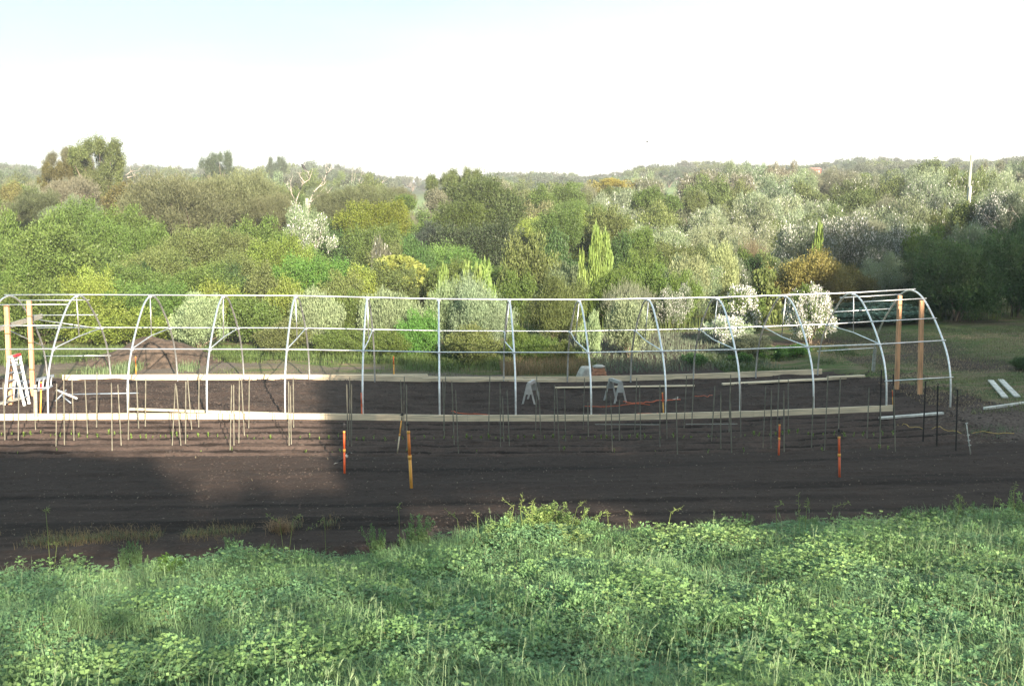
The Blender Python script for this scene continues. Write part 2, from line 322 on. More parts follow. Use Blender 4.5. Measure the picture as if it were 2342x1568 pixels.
SP = {  # kind: lobes, lobe radius, leaf len, aspect, up, out, shell, flower, openness
 'round':  dict(K=34, lr=(.13, .36), up=.3, out=.6, asp=.55, shell=.35, fl=0, spike=.13),
 'sage':   dict(K=20, lr=(.22, .34), up=1.0, out=.5, asp=.32, shell=.7, fl=0, spike=.16),
 'casu':   dict(K=26, lr=(.22, .34), up=.75, out=.9, asp=.13, shell=.8, fl=0, spike=.10),
 'bloom':  dict(K=36, lr=(.12, .28), up=.95, out=.6, asp=.34, shell=.6, fl=.19, spike=.2),
 'tea':    dict(K=34, lr=(.12, .30), up=.95, out=.6, asp=.30, shell=.6, fl=.045, spike=.16),
 'gum':    dict(K=30, lr=(.10, .19), up=-.3, out=.4, asp=.35, shell=.8, fl=0, open=1),
 'umb':    dict(K=16, lr=(.18, .30), up=.1, out=.5, asp=.5, shell=.5, fl=0, open=.6, flat=1),
 'blossom':dict(K=30, lr=(.16, .26), up=.5, out=.6, asp=.6, shell=.8, fl=.56),
 'poplar': dict(K=24, lr=(.20, .36), up=-.1, out=.7, asp=.8, shell=.8, fl=0, col=1),
 'dry':    dict(K=16, lr=(.2, .35), up=.8, out=.9, asp=.06, shell=1., fl=0, spike=.1),
}
def zs_(kind): return .34 if kind == 'umb' else .28 if kind == 'poplar' else .66
def crown(kind, n, leaf, seed):
    s = SP[kind]; rs = np.random.RandomState(seed); K = s['K']
    d = rdir(rs, K*3); d = d[d[:, 2] > -.35][:K]; K = len(d)
    op = s.get('open', 0)
    rad = rs.uniform(.36, 1.04, K) if kind not in ('blossom', 'gum', 'umb') else rs.uniform(.5, .84, K)
    if kind in ('round', 'tea', 'sage', 'bloom', 'casu'): rad *= (.8+.28*np.sin(np.arctan2(d[:, 1], d[:, 0])*rs.randint(2, 4)+rs.uniform(0, 6)))*.97+.04
    C_ = d*rad[:, None]; C_[:, 2] = C_[:, 2]*.5*(1.05)+.46
    if kind == 'umb': C_[:, 2] = .62+.28*np.abs(d[:, 2])*rad
    if kind == 'gum': C_[:, 2] = .34+.6*rs.uniform(0, 1, K)**.8; C_[:, :2] *= (1.3-.7*np.abs(C_[:, 2:3]-.6))
    if s.get('col'):
        C_ = np.stack([rs.uniform(-.5, .5, K), rs.uniform(-.5, .5, K), np.linspace(.08, .95, K)], 1); C_[:, :2] *= (1.2-C_[:, 2:3])*1.35
    lr = rs.uniform(*s['lr'], K)*(1.25-.45*rad)
    if not op and not s.get('col'):                       # body lobes so that the middle is filled
        B = rs.uniform(-.45, .45, (6, 3)); B[:, 2] = rs.uniform(.25, .6, 6); C_ = np.concatenate([C_, B]); lr = np.concatenate([lr, np.full(6, .38)]); K += 6
    wgt = lr**2; k = rs.choice(K, n, p=wgt/wgt.sum())
    q = rdir(rs, n); rr = rs.uniform(0, 1, n)**s['shell']; rr = .35+.65*rr if kind == 'round' else rr
    zs = .62 if kind != 'umb' else .34
    if s.get('col'): zs = .28
    off = q*(rr*lr[k])[:, None]; off[:, 2] *= zs
    ns = {'round': 30, 'gum': 16, 'umb': 20, 'poplar': 26, 'blossom': 22}.get(kind, 34)
    sub = rdir(np.random.RandomState(seed+77), K*ns).reshape(K, ns, 3)*np.random.RandomState(seed+78).uniform(.62, 1.22, (K, ns, 1)); j = rs.randint(0, ns, n)
    so = sub[k, j]*lr[k][:, None]+rs.normal(0, .17, (n, 3))*lr[k][:, None]*(1.15 if kind not in ('round', 'gum', 'umb') else 1 if kind == 'round' else 2.2); so[:, 2] *= zs_(kind)
    use = (rs.uniform(0, 1, n) < .84)[:, None]; off = np.where(use, so, off)
    P = C_[k]+off; sv = np.random.RandomState(seed+79).uniform(0, 1, (K, ns))[k, j]
    P[:, 2] = np.where(P[:, 2] < .02, .02+rs.uniform(0, .1, n), P[:, 2])
    outd = P-np.array([0, 0, .3]); outd /= np.linalg.norm(outd, axis=1, keepdims=True)
    D = q*s['out']+outd*.5+np.array([0, 0, s['up']])+rs.normal(0, .45 if kind not in ('casu', 'dry') else .28, (n, 3))
    N = q+outd*.5+rs.normal(0, .5, (n, 3)); N[:, 2] += .3
    L = leaf*rs.uniform(.6, 1.4, n)
    if 'spike' in s:   # uneven shoots along the outside
        sh = rs.randint(0, 90, n); rsh = np.random.RandomState(seed+9).uniform(0, 1, 90*K)[(sh+90*k)]
        ang = outd*(rsh*s['spike'])[:, None]*.5; ang[:, 2] += rsh*s['spike']*.6; P = P+ang
    lt = rs.uniform(0, 1, K); ch = rs.uniform(0, 1, K)
    tint = np.stack([np.clip(.22*lt[k]+.33*sv+.45*rs.uniform(0, 1, n), 0, 1), np.clip(.4*ch[k]+.3*sv+.3*rs.uniform(0, 1, n), 0, 1)], 1)
    V = leaves(rs, P, D, N, L, L*s['asp'])
    mi = np.zeros(n, int)
    if s['fl']:
        outer = (rr > .45) & (P[:, 2] > .12); patch = rs.uniform(0, 1, K)[k] > .25
        mi = ((rs.uniform(0, 1, n) < s['fl']*1.6) & outer & patch).astype(int)
    F = np.arange(4*n).reshape(n, 4)
    me = npmesh(kind+'_foliage', V, [F], [M['leaf'], M['flower']], tint, mi)
    st = stems(rs, C_[:18] if kind in ('gum', 'umb', 'blossom') else C_[:7], .035 if kind in ('gum', 'umb') else .028, 0.)
    sme = bpy.data.meshes.new(kind+'_stem'); sme.from_pydata(st.v, [], st.f); sme.materials.append(M['bark']); sme.polygons.foreach_set('use_smooth', [True]*len(st.f)); sme.update()
    return me, sme
ARCH = {}
def arch(kind, size, var):
    key = (kind, size, var)
    if key not in ARCH:
        n, lf = {'L': (56000, .036), 'M': (24000, .053), 'S': (7000, .09)}[size]
        mul = {'casu': (2.0, 1.45), 'dry': (.25, 3.0), 'sage': (1.25, 1.05), 'tea': (1.25, 1.05), 'gum': (1.0, .8), 'umb': (.8, .9), 'bloom': (1.25, 1.05), 'blossom': (.8, 1.0), 'poplar': (.30, 1.9), 'round': (1, 1)}[kind]
        ARCH[key] = crown(kind, int(n*mul[0]), lf*mul[1], {'round': 10, 'sage': 30, 'casu': 50, 'tea': 70, 'gum': 90, 'umb': 110, 'bloom': 210, 'blossom': 130, 'poplar': 150, 'dry': 170}[kind]+var*7+{'L': 0, 'M': 1, 'S': 2}[size])
    return ARCH[key]
COL = {
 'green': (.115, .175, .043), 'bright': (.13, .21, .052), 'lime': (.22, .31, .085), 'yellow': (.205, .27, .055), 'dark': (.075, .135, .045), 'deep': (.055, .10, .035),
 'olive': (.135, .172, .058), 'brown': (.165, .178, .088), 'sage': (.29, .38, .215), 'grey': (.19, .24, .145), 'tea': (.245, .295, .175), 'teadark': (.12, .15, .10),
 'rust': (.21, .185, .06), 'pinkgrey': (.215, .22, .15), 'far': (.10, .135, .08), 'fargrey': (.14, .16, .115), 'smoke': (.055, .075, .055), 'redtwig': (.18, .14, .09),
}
NAMES = {'bloom': 'tea_tree', 'round': 'shrub', 'sage': 'saltbush', 'casu': 'she_oak', 'tea': 'tea_tree', 'gum': 'gum_tree', 'umb': 'umbrella_tree', 'blossom': 'blossom_bush', 'poplar': 'poplar', 'dry': 'dry_bush'}
CATS = {'bloom': 'flowering shrub', 'round': 'shrub', 'sage': 'bush', 'casu': 'tree', 'tea': 'flowering shrub', 'gum': 'tree', 'umb': 'tree', 'blossom': 'flowering bush', 'poplar': 'tree', 'dry': 'dry bush'}
rnd = random.Random(11)
def plant(x, ytop, wpx, Y, kind, colr, label, size=None, var=None, group=None, hmul=1., name=None, cat=None, ybase=None, jit=.10):
    """a plant whose crown top is seen at (x, ytop), wpx wide, standing Y metres out"""
    top = at(x, ytop, Y); z0 = tz(top.x, Y)-.05
    if ybase is not None: z0 = max(z0, at(x, ybase, Y).z)
    h = max(.35, (top.z-z0)/1.0); wd = wpx*Y/FPX
    c = COL[colr] if isinstance(colr, str) else colr
    g0 = 1+rnd.uniform(-jit, jit); c = tuple(v*g0*(1+rnd.uniform(-.045, .045)) for v in c)
    if size is None: size = 'L' if wpx > 150 else 'M' if wpx > 70 else 'S'
    if var is None: var = rnd.randint(0, 1)
    fo, st = arch(kind, size, var)
    r = empty(name or NAMES[kind], (top.x, Y, tz(top.x, Y)-.02 if ybase is None else z0), label, cat or CATS[kind], group, rnd.uniform(0, 6.28))
    ar = {'gum': 1.15, 'casu': .62, 'umb': .62, 'poplar': 9, 'blossom': 1.1, 'sage': 1.0, 'tea': .85, 'bloom': .9, 'dry': .8}.get(kind, .78)*hmul
    hc = h if (h < .8 or ((Y < 59 or Y > 140) and kind in ('round', 'sage', 'tea', 'blossom', 'poplar', 'dry', 'umb'))) else min(h, wd*ar); hy = wd/2*rnd.uniform(.85, 1.1)
    f = child('foliage' if kind not in ('gum', 'umb', 'poplar', 'casu') else 'crown', fo, r, c)
    f.location = (0, 0, h-hc); f.scale = (wd/2, hy, hc)
    g_ = child('stem' if kind not in ('gum', 'umb', 'poplar', 'casu') else 'trunk', st, r)
    g_.scale = (wd/2, hy, h)
    return r

# ------------------------------------------------------------------ greenhouse frame
Y1, YC, Y2 = 28.28, 31.0, 33.72
HX = [-11.93+.02]+[-10.03+2.0*i for i in range(12)]+[13.74]
PROF = [(-2.72, -.15), (-2.70, .25), (-2.62, .80), (-2.40, 1.30), (-2.08, 1.68), (-1.70, 2.03), (-1.25, 2.37), (-.75, 2.68), (-.35, 2.82), (0, 2.86), (.35, 2.83), (.8, 2.68), (1.25, 2.38), (1.70, 2.03), (2.08, 1.66), (2.40, 1.25), (2.62, .78), (2.70, .3), (2.72, -.15)]
def catmull(P, k=4):
    out = []
    for i in range(len(P)-1):
        p0 = P[max(i-1, 0)]; p1 = P[i]; p2 = P[i+1]; p3 = P[min(i+2, len(P)-1)]
        for j in range(k):
            t = j/k; out.append(tuple(.5*((2*b)+(-a+c)*t+(2*a-5*b+4*c-d)*t*t+(-a+3*b-3*c+d)*t**3) for a, b, c, d in zip(p0, p1, p2, p3)))
    out.append(tuple(P[-1])); return out
PC = catmull(PROF)
def hz(x): return float(zt_of(x))
frame = empty('greenhouse_frame', (0, YC, 0), 'long bare greenhouse frame of arched galvanised pipes standing on the tilled soil', 'greenhouse frame')
def rel(b): return (0, YC, 0)
def fpart(mb, name, mat, smooth=True, bevel=0, label=None, parent=None):
    o = mb.build(name, mat, None, smooth, bevel, loc=(0, YC, 0)); o.location = (0, 0, 0)
    o.parent = parent or frame
    if label: o['label'] = label
    return o
kinks = {1: c1(722, 450), 2: c1(1380, 445), 3: c2(357, 460), 4: c2(1028, 470), 5: c2(1680, 485), 6: c3(634, 500), 7: c3(1243, 500), 8: c4(203, 490), 9: c4(838, 485), 10: c4(1460, 480), 11: c5(385, 505), 12: c5(1010, 468)}
for i, X in enumerate(HX):
    z0 = hz(X); m = MB(); m.tube([(X, YC+p, z0+q) for p, q in PC], .026, 10); h = fpart(m, 'hoop', 'galv')
    if i in kinks:
        kp = at(*kinks[i], YC); m = MB(); m.tube([(X, YC-2.04, z0+1.71), tuple(kp), (X, YC+2.04, z0+1.70)], .017, 8); fpart(m, 'tie_bar', 'galv', parent=h)
        m = MB(); m.tube([(X, YC, z0+2.85), tuple(kp)], .015, 8); fpart(m, 'king_post', 'galv', parent=h)
        for yy, zz in ((YC-2.06, z0+1.68), (YC+2.06, z0+1.68), (YC, z0+2.85)): m = MB(); m.tube([(X-.05, yy, zz), (X+.05, yy, zz)], .034, 10); fpart(m, 'clamp', 'galv', parent=h)
def prof_at(s):        # point of the arch whose lateral fraction is given by index in PROF
    return PROF[s]
def purlin(pt, i0, i1, r=.017, off=.045):
    p, q = pt; n = Vector((p, q-1.2)).normalized()*off if abs(p) > .1 else Vector((0, off))
    pts = [(HX[i], YC+p+n.x, hz(HX[i])+q+n.y) for i in range(i0, i1+1)]
    pts[0] = (pts[0][0]-.06, *pts[0][1:]); pts[-1] = (pts[-1][0]+.06, *pts[-1][1:])
    m = MB(); m.tube(pts, r, 8); return m
fpart(purlin((0, 2.86), 0, 13, .019), 'ridge_pipe', 'galv')
fpart(purlin((-2.05, 1.70), 0, 13, .018), 'purlin', 'galv'); fpart(purlin((2.05, 1.70), 0, 13, .017), 'purlin', 'galv')
for i0 in (0, 12):
    for pt in ((-.75, 2.68), (-1.45, 2.22), (-2.62, .80), (.9, 2.62), (1.6, 2.12), (2.62, .78)):
        fpart(purlin(pt, i0, i0+1, .015), 'purlin', 'galv')
# end bracing at the left end
m = MB(); m.bar(at(*c1(-260, 455), YC-2.3), at(*c1(382, 266), YC+1.75), .04, .14, (0, 0, 1)); fpart(m, 'header_plank', 'greyw', False, .004)
m = MB(); m.tube([at(*c1(350, 300), YC+1.7), at(*c1(945, 385), YC+2.05)], .014, 6); fpart(m, 'brace', 'galv')
m = MB(); m.tube([at(*c1(45, 380), YC+.6), at(*c1(435, 560), YC+2.2)], .014, 6); fpart(m, 'brace', 'galv')
# wooden end posts
def post(bot, topx, lab, wd=.11):
    b = G(bot); t = at(topx[0], topx[1], b.y); m = MB(); m.bar((b.x, b.y, b.z-.2), (t.x, t.y, t.z), wd, wd, (0, 1, 0)); fpart(m, 'end_post', 'post', False, .004, lab)
post(c1(95, 1055), c1(60, 168), 'left post of the left end, with the ladder in front'); post(c1(300, 985), c1(265, 125), 'right post of the left end')
post(c6(318, 955), c6(344, 146), 'left post of the right end'); post(c6(521, 1008), c6(535, 190), 'right post of the right end')
m = MB(); b = G(c5(1185, 812)); t = at(*c5(1202, 603), b.y); m.bar((b.x, b.y, b.z-.1), t, .07, .07, (0, 1, 0)); fpart(m, 'side_post', 'greyw', False, .004)
# base boards pegged along both sides
def boards(x0, x1, y, hgt, n, name='baseboard', sag=0.):
    L = (x1-x0)/n
    for k in range(n):
        a = x0+k*L; b_ = a+L-.004; yo = .006*(k % 2)
        m = MB(); m.bar((a, y+yo, hz(a)+hgt/2-.02+sag), (b_, y+yo, hz(b_)+hgt/2-.02+sag), .045, hgt, (0, 0, 1)); fpart(m, name, 'pine', False, .004)
boards(-14.5, 12.1, Y1-.10, .18, 7); boards(-11.5, 12.15, Y2+.10, .19, 6)

# ------------------------------------------------------------------ vegetation
EXCL = []
P_ = plant
def band_A():
    P_(*c1(-60, 430), 220, 40.5, 'round', 'green', 'green bush at the left frame edge behind the left end of the frame', 'M')
    P_(85, 668, 190, 41, 'round', 'green', 'mid green shrub directly behind the left end posts', 'M')
    P_(200, 650, 210, 42, 'round', 'yellow', 'yellow green wattle shrub behind the second hoop from the left', 'L')
    P_(330, 655, 200, 42.5, 'round', 'bright', 'bright green wattle shrub behind the third hoop from the left', 'L')
    P_(300, 720, 190, 40.5, 'round', 'yellow', 'low yellow green shrub just above the soil mound', 'M')
    P_(452, 690, 128, 39.5, 'sage', 'sage', 'pale silvery saltbush right of the soil mound, behind the third and fourth hoops', 'M')
    P_(520, 660, 150, 42, 'round', 'yellow', 'yellow tinted shrub behind the fourth hoop, right of a silvery saltbush')
    P_(590, 690, 150, 41, 'round', 'green', 'green shrub between the fourth and fifth hoops')
    P_(655, 655, 120, 42, 'round', 'yellow', 'yellow topped shrub behind the fifth hoop from the left')
    P_(722, 662, 108, 40, 'sage', 'sage', 'pale silvery saltbush just right of the fifth hoop, under the ridge pipe')
    P_(795, 688, 100, 40.5, 'round', 'green', 'yellow flecked green shrub left of the sixth hoop', 'M')
    P_(640, 745, 150, 39, 'round', 'olive', 'low olive shrub at the grass edge behind the fifth hoop', 'M')
    P_(775, 760, 120, 38.6, 'round', 'green', 'low green shrub at the grass edge left of the sixth hoop', 'M')
    P_(885, 662, 125, 40, 'sage', 'sage', 'pale silvery saltbush just right of the sixth hoop')
    P_(957, 728, 100, 38.8, 'round', (.11, .24, .05), 'vivid green leafy shrub left of the seventh hoop', 'M')
    P_(880, 765, 110, 38.4, 'round', 'green', 'low dark green shrub behind the right side of the sixth hoop', 'M')
    P_(1020, 665, 110, 40.5, 'sage', 'sage', 'pale saltbush standing behind the middle upright hoop')
    P_(1100, 655, 165, 39.5, 'sage', 'sage', 'widest silvery saltbush between the seventh and eighth hoops', 'L')
    P_(1075, 760, 150, 37.6, 'round', 'olive', 'dense olive shrub low between the seventh and eighth hoops', 'M')
    P_(1185, 760, 70, 37.8, 'round', 'green', 'small green shrub behind the eighth hoop', 'M')
    P_(1270, 645, 150, 41, 'sage', 'olive', 'tall grey olive bush behind the ninth hoop', 'L')
    P_(1225, 770, 110, 37.4, 'sage', 'green', 'leafy green bush left of the ninth hoop foot', 'M')
    P_(1285, 785, 70, 36.9, 'sage', 'olive', 'small leggy bush right of the dry brush, behind the ninth hoop', 'S')
    P_(1440, 680, 110, 38.4, 'sage', 'sage', 'pale bush with yellow stems behind the tenth hoop', 'M')
    P_(1355, 730, 60, 38, 'sage', 'sage', 'small pale bush left of the bush with yellow stems', 'S')
    P_(1540, 668, 95, 46, 'bloom', 'grey', 'white flowered grey shrub above the right half of the leek rows', 'M')
    P_(1568, 690, 50, 46.2, 'round', 'lime', 'small lime green shrub beside the white flowered grey shrub', 'S')
    P_(1702, 655, 120, 44, 'blossom', 'green', 'loose shrub with scattered white blossom left of the eleventh hoop', 'M')
    P_(1670, 725, 130, 40.5, 'blossom', 'sage', 'low spreading bush with cream blossom at the foot of the eleventh hoop', 'M')
    P_(1856, 655, 132, 39.8, 'blossom', 'green', 'round bush covered in white blossom behind the twelfth hoop', 'L')
    P_(1715, 772, 130, 37.6, 'sage', 'teadark', 'low grey leafed bush behind the foot of the eleventh hoop', 'M')
    P_(1760, 795, 75, 37.0, 'round', (.06, .14, .03), 'low bright green plant on the soil under the eleventh tie', 'S')
    P_(1822, 790, 70, 37.4, 'round', (.07, .17, .03), 'low vivid green plant below the white blossom bush', 'S')
    P_(1700, 812, 60, 36.4, 'round', (.05, .12, .03), 'low green plant with broad leaves by the far baseboard', 'S')
    P_(1590, 812, 60, 36.2, 'round', (.05, .12, .04), 'small leafy green plant at the front of the leek rows', 'S')
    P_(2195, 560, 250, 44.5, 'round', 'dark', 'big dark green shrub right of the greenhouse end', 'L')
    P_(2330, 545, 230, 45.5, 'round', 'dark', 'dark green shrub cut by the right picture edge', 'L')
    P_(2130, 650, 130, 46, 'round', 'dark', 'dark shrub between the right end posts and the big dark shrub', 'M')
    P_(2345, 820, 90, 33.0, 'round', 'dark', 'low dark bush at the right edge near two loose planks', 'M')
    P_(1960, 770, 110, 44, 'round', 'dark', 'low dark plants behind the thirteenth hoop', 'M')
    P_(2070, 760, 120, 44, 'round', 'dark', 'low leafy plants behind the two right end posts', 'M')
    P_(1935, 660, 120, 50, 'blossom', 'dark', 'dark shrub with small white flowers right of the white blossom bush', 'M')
def band_B():
    P_(905, 592, 225, 50, 'poplar', (.28, .32, .08), 'wide yellow green maple above the sixth hoop', 'L', name='maple_tree')
    P_(845, 625, 120, 49, 'round', 'yellow', 'yellow green bush left of the wide maple')
    for xx, yt, wv in ((1015, 625, 34), (1042, 640, 30), (1068, 615, 34), (1092, 622, 30), (1112, 612, 34)):
        P_(xx, yt, wv*1.5, 47+rnd.uniform(-1, 1), 'poplar', 'lime', 'slim lime green poplar sapling, %s of five right of the wide maple' % {1015: 'leftmost', 1042: 'second', 1068: 'third', 1092: 'fourth', 1112: 'rightmost'}[xx], 'S', group='lime poplar saplings')
    P_(1360, 535, 52, 47, 'poplar', 'lime', 'tall lime green poplar behind the ninth hoop', 'M'); P_(1385, 548, 50, 47.5, 'poplar', 'lime', 'slightly shorter lime poplar touching the tall one on its right', 'M')
    P_(1330, 595, 32, 46, 'poplar', 'lime', 'small lime poplar left of the tall lime poplar', 'S')
    P_(1212, 568, 145, 50, 'round', 'olive', 'rounded olive green tree above the eighth hoop', name='round_tree', cat='tree')
    P_(1300, 605, 130, 48, 'sage', 'grey', 'soft grey green tree left of the tall lime poplar'); P_(1180, 640, 110, 49, 'round', 'green', 'green undergrowth shrub below the rounded olive tree')
    P_(1405, 635, 120, 46, 'sage', 'green', 'green bush at the foot of the tall lime poplars'); P_(1460, 600, 110, 50, 'round', 'green', 'green bush right of the tall lime poplars')
    P_(1495, 625, 110, 48, 'round', 'green', 'green bush above the tenth hoop'); P_(1440, 655, 110, 44.5, 'dry', 'pinkgrey', 'tangle of bare grey branches above the tenth hoop', 'M')
    P_(1575, 585, 125, 49.5, 'sage', (.34, .38, .19), 'pale silvery olive bush above the gap between tenth and eleventh hoops', 'M'); P_(1650, 578, 100, 51.5, 'sage', (.33, .37, .18), 'second pale silvery olive bush, right of the wider one', 'M')
    P_(1560, 640, 90, 47.5, 'round', 'green', 'green shrub at the foot of the pale olive bushes', 'M')
    P_(1845, 592, 250, 47, 'round', 'rust', 'wide orange brown shrub above the white blossom bush', 'L'); P_(1755, 625, 110, 46.5, 'poplar', 'olive', 'yellowish shrub left of the orange brown shrub', 'M'); P_(1960, 620, 120, 48.5, 'round', 'rust', 'brownish shrub right of the widest orange brown shrub', 'M')
    P_(1874, 535, 42, 48.5, 'poplar', 'lime', 'thin yellow green spire rising out of the orange brown shrub', 'S')
    P_(1850, 520, 190, 56, 'bloom', 'grey', 'large tea tree with dense white flowers, left half of the flowering mass', 'L'); P_(1950, 508, 220, 57, 'bloom', 'teadark', 'large white flowered tea tree in the middle of the flowering mass', 'L'); P_(2030, 548, 160, 55, 'bloom', 'teadark', 'shaded white flowered tea tree left of the dark bushes', 'L')
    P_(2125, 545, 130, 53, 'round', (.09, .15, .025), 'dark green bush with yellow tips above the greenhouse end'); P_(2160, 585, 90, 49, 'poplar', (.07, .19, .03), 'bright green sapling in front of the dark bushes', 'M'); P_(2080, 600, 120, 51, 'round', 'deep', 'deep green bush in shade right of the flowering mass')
    P_(2230, 520, 120, 58, 'tea', 'grey', 'flowering bush below the fallen dead limb at the right', 'M'); P_(2215, 470, 110, 66, 'round', 'olive', 'olive tree at the foot of the leaning pole')
    P_(2300, 450, 150, 64, 'bloom', 'teadark', 'dark white flecked tree at the right picture edge', 'L'); P_(2340, 525, 140, 58, 'round', 'deep', 'dark tree below the white flecked tree at the right edge')
    P_(1720, 560, 70, 56, 'dry', 'redtwig', 'reddish bare twiggy bush left of the flowering mass', 'M'); P_(1715, 600, 110, 54, 'round', 'deep', 'dark green bush under the reddish twigs', 'M'); P_(1700, 585, 90, 55, 'round', 'green', 'green bush left of the reddish twigs', 'M')
    P_(148, 542, 285, 51, 'round', 'green', 'broad rounded dark green shrub at left, above the first two hoops', 'L'); P_(40, 600, 160, 49, 'round', 'bright', 'bright green shrub at the left edge below the broad dark one'); P_(-5, 560, 120, 52, 'round', 'green', 'shrub cut by the left picture edge')
    P_(455, 618, 220, 49, 'round', 'bright', 'bright green dome shaped shrub above the fourth hoop', 'L'); P_(290, 618, 200, 48, 'round', 'green', 'green shrub above the third hoop', 'L'); P_(215, 635, 130, 47, 'round', 'yellow', 'yellow green shrub tucked below the broad dark one')
    P_(710, 598, 185, 50, 'round', (.12, .23, .045), 'fresh green rounded shrub above the fifth hoop', 'L'); P_(610, 625, 130, 49, 'round', 'olive', 'olive shrub right of the bright dome shrub'); P_(780, 640, 110, 47.5, 'round', 'olive', 'olive shrub between the fresh green one and the maple')
    P_(870, 560, 60, 53, 'tea', 'pinkgrey', 'small white flowering sprigs above the maple', 'S', hmul=1); P_(960, 560, 90, 57, 'round', (.08, .17, .045), 'dark fresh green shrub right above the maple'); P_(1040, 615, 70, 52, 'round', (.05, .12, .03), 'small fresh green shrub behind the poplar saplings', 'M')
def band_C():
    P_(420, 408, 260, 74, 'casu', 'brown', 'wide brown green she oak, left part of the largest crown', 'L'); P_(545, 402, 260, 76, 'casu', 'brown', 'wide brown green she oak, right part of the largest crown', 'L'); P_(620, 450, 150, 73, 'casu', 'brown', 'she oak drooping left of the white pole', 'L')
    P_(790, 432, 160, 84, 'casu', (.13, .155, .07), 'dark olive she oak right of the white pole', 'L'); P_(865, 436, 150, 85, 'casu', (.14, .165, .07), 'domed she oak at the left of the grassy gap', 'L'); P_(930, 448, 50, 84, 'round', 'green', 'small green shrub at the left rim of the grassy gap', 'S')
    P_(815, 480, 110, 66, 'round', (.17, .21, .03), 'green wattle with yellow tips, left of a pair', 'M'); P_(880, 468, 130, 66.5, 'round', (.18, .22, .03), 'taller green wattle with yellow tips, right of a pair', 'L'); P_(860, 525, 160, 63, 'round', 'green', 'green wattle skirt below the yellow tipped pair', 'L')
    P_(698, 490, 115, 63, 'bloom', 'sage', 'round bush thick with white flowers below the white pole', 'M')
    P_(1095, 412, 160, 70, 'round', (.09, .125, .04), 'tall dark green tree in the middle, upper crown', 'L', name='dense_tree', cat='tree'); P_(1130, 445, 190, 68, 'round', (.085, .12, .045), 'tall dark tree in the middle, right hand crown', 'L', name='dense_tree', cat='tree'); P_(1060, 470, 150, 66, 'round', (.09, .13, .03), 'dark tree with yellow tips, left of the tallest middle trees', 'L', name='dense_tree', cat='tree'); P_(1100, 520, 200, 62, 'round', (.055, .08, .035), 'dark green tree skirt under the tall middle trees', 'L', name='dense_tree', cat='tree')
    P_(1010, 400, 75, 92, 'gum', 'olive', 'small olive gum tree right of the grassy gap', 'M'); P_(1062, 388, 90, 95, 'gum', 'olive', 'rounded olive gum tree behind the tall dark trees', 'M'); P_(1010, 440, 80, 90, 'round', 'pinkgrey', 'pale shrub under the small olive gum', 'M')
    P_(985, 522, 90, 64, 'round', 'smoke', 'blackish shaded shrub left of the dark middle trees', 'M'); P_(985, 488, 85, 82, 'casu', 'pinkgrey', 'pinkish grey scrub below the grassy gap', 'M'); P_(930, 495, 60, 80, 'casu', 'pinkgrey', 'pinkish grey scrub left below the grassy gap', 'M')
    P_(1285, 486, 130, 60, 'round', (.11, .17, .05), 'green tree with yellow crest above the eighth hoop', 'L', name='round_tree', cat='tree'); P_(1390, 488, 110, 63, 'round', 'olive', 'olive tree with yellow crest, right of a greener one', 'M', name='round_tree', cat='tree'); P_(1400, 555, 120, 54, 'round', 'dark', 'dark bush behind the tall lime poplars', 'M'); P_(1455, 530, 90, 60, 'round', 'green', 'green bush between tea trees and lime poplars', 'M'); P_(1250, 550, 120, 56, 'round', 'dark', 'dark bush behind the rounded olive tree', 'M')
    P_(1240, 438, 90, 92, 'round', 'green', 'green shrub left of the pale tea tree slope', 'M'); P_(1295, 430, 80, 95, 'round', 'green', 'green shrub at the top left of the tea tree slope', 'M'); P_(1400, 405, 80, 118, 'umb', (.30, .27, .06), 'golden wattle dome on the upper slope', 'M'); P_(1370, 415, 60, 118, 'round', (.26, .24, .07), 'smaller golden wattle left of the golden dome', 'S'); P_(1450, 415, 60, 120, 'round', (.28, .26, .07), 'golden wattle right of the golden dome', 'S')
    P_(1478, 436, 85, 90, 'round', 'green', 'bright green bush above the tea trees', 'M'); P_(1535, 450, 50, 88, 'round', 'green', 'small green bush at the rim of the right grassy gap', 'S'); P_(1620, 418, 110, 92, 'round', 'olive', 'broad olive tree right of the right grassy gap', 'M'); P_(1590, 440, 70, 89, 'round', 'olive', 'olive shrub in front of the broad olive tree', 'M')
    P_(85, 440, 115, 76, 'casu', (.12, .15, .07), 'dark upright she oak at the left', 'M'); P_(160, 408, 140, 84, 'casu', 'pinkgrey', 'pale grey she oak below the tall gum tree', 'M'); P_(35, 460, 90, 80, 'casu', 'brown', 'brownish she oak near the left edge', 'M'); P_(15, 425, 80, 100, 'round', (.18, .17, .06), 'yellowish tree at the left edge', 'M')
    P_(285, 428, 115, 88, 'round', (.16, .14, .05), 'low olive yellow gum with bent trunk', 'M'); P_(330, 440, 90, 92, 'round', 'olive', 'olive bush left of the widest she oak', 'M')
    P_(165, 462, 110, 66, 'casu', 'grey', 'greyish bush behind the green slope at left', 'M')
    for a in ((190, 478, 130, 62, 'green'), (290, 492, 130, 63, 'green'), (110, 505, 140, 58, 'bright'), (20, 520, 140, 58, 'green'), (235, 515, 160, 57, 'green'), (330, 530, 150, 57, 'green'), (400, 540, 150, 56, 'olive'), (470, 535, 150, 57, 'olive'), (545, 545, 150, 57, 'olive'), (600, 520, 140, 60, 'green'), (640, 555, 150, 55, 'yellow'), (370, 580, 180, 53, 'olive'), (520, 590, 180, 53, 'olive')):
        P_(*a[:4], 'round', a[4], slot('round', a[4], a[0], a[3]), 'L' if a[2] > 140 else 'M')
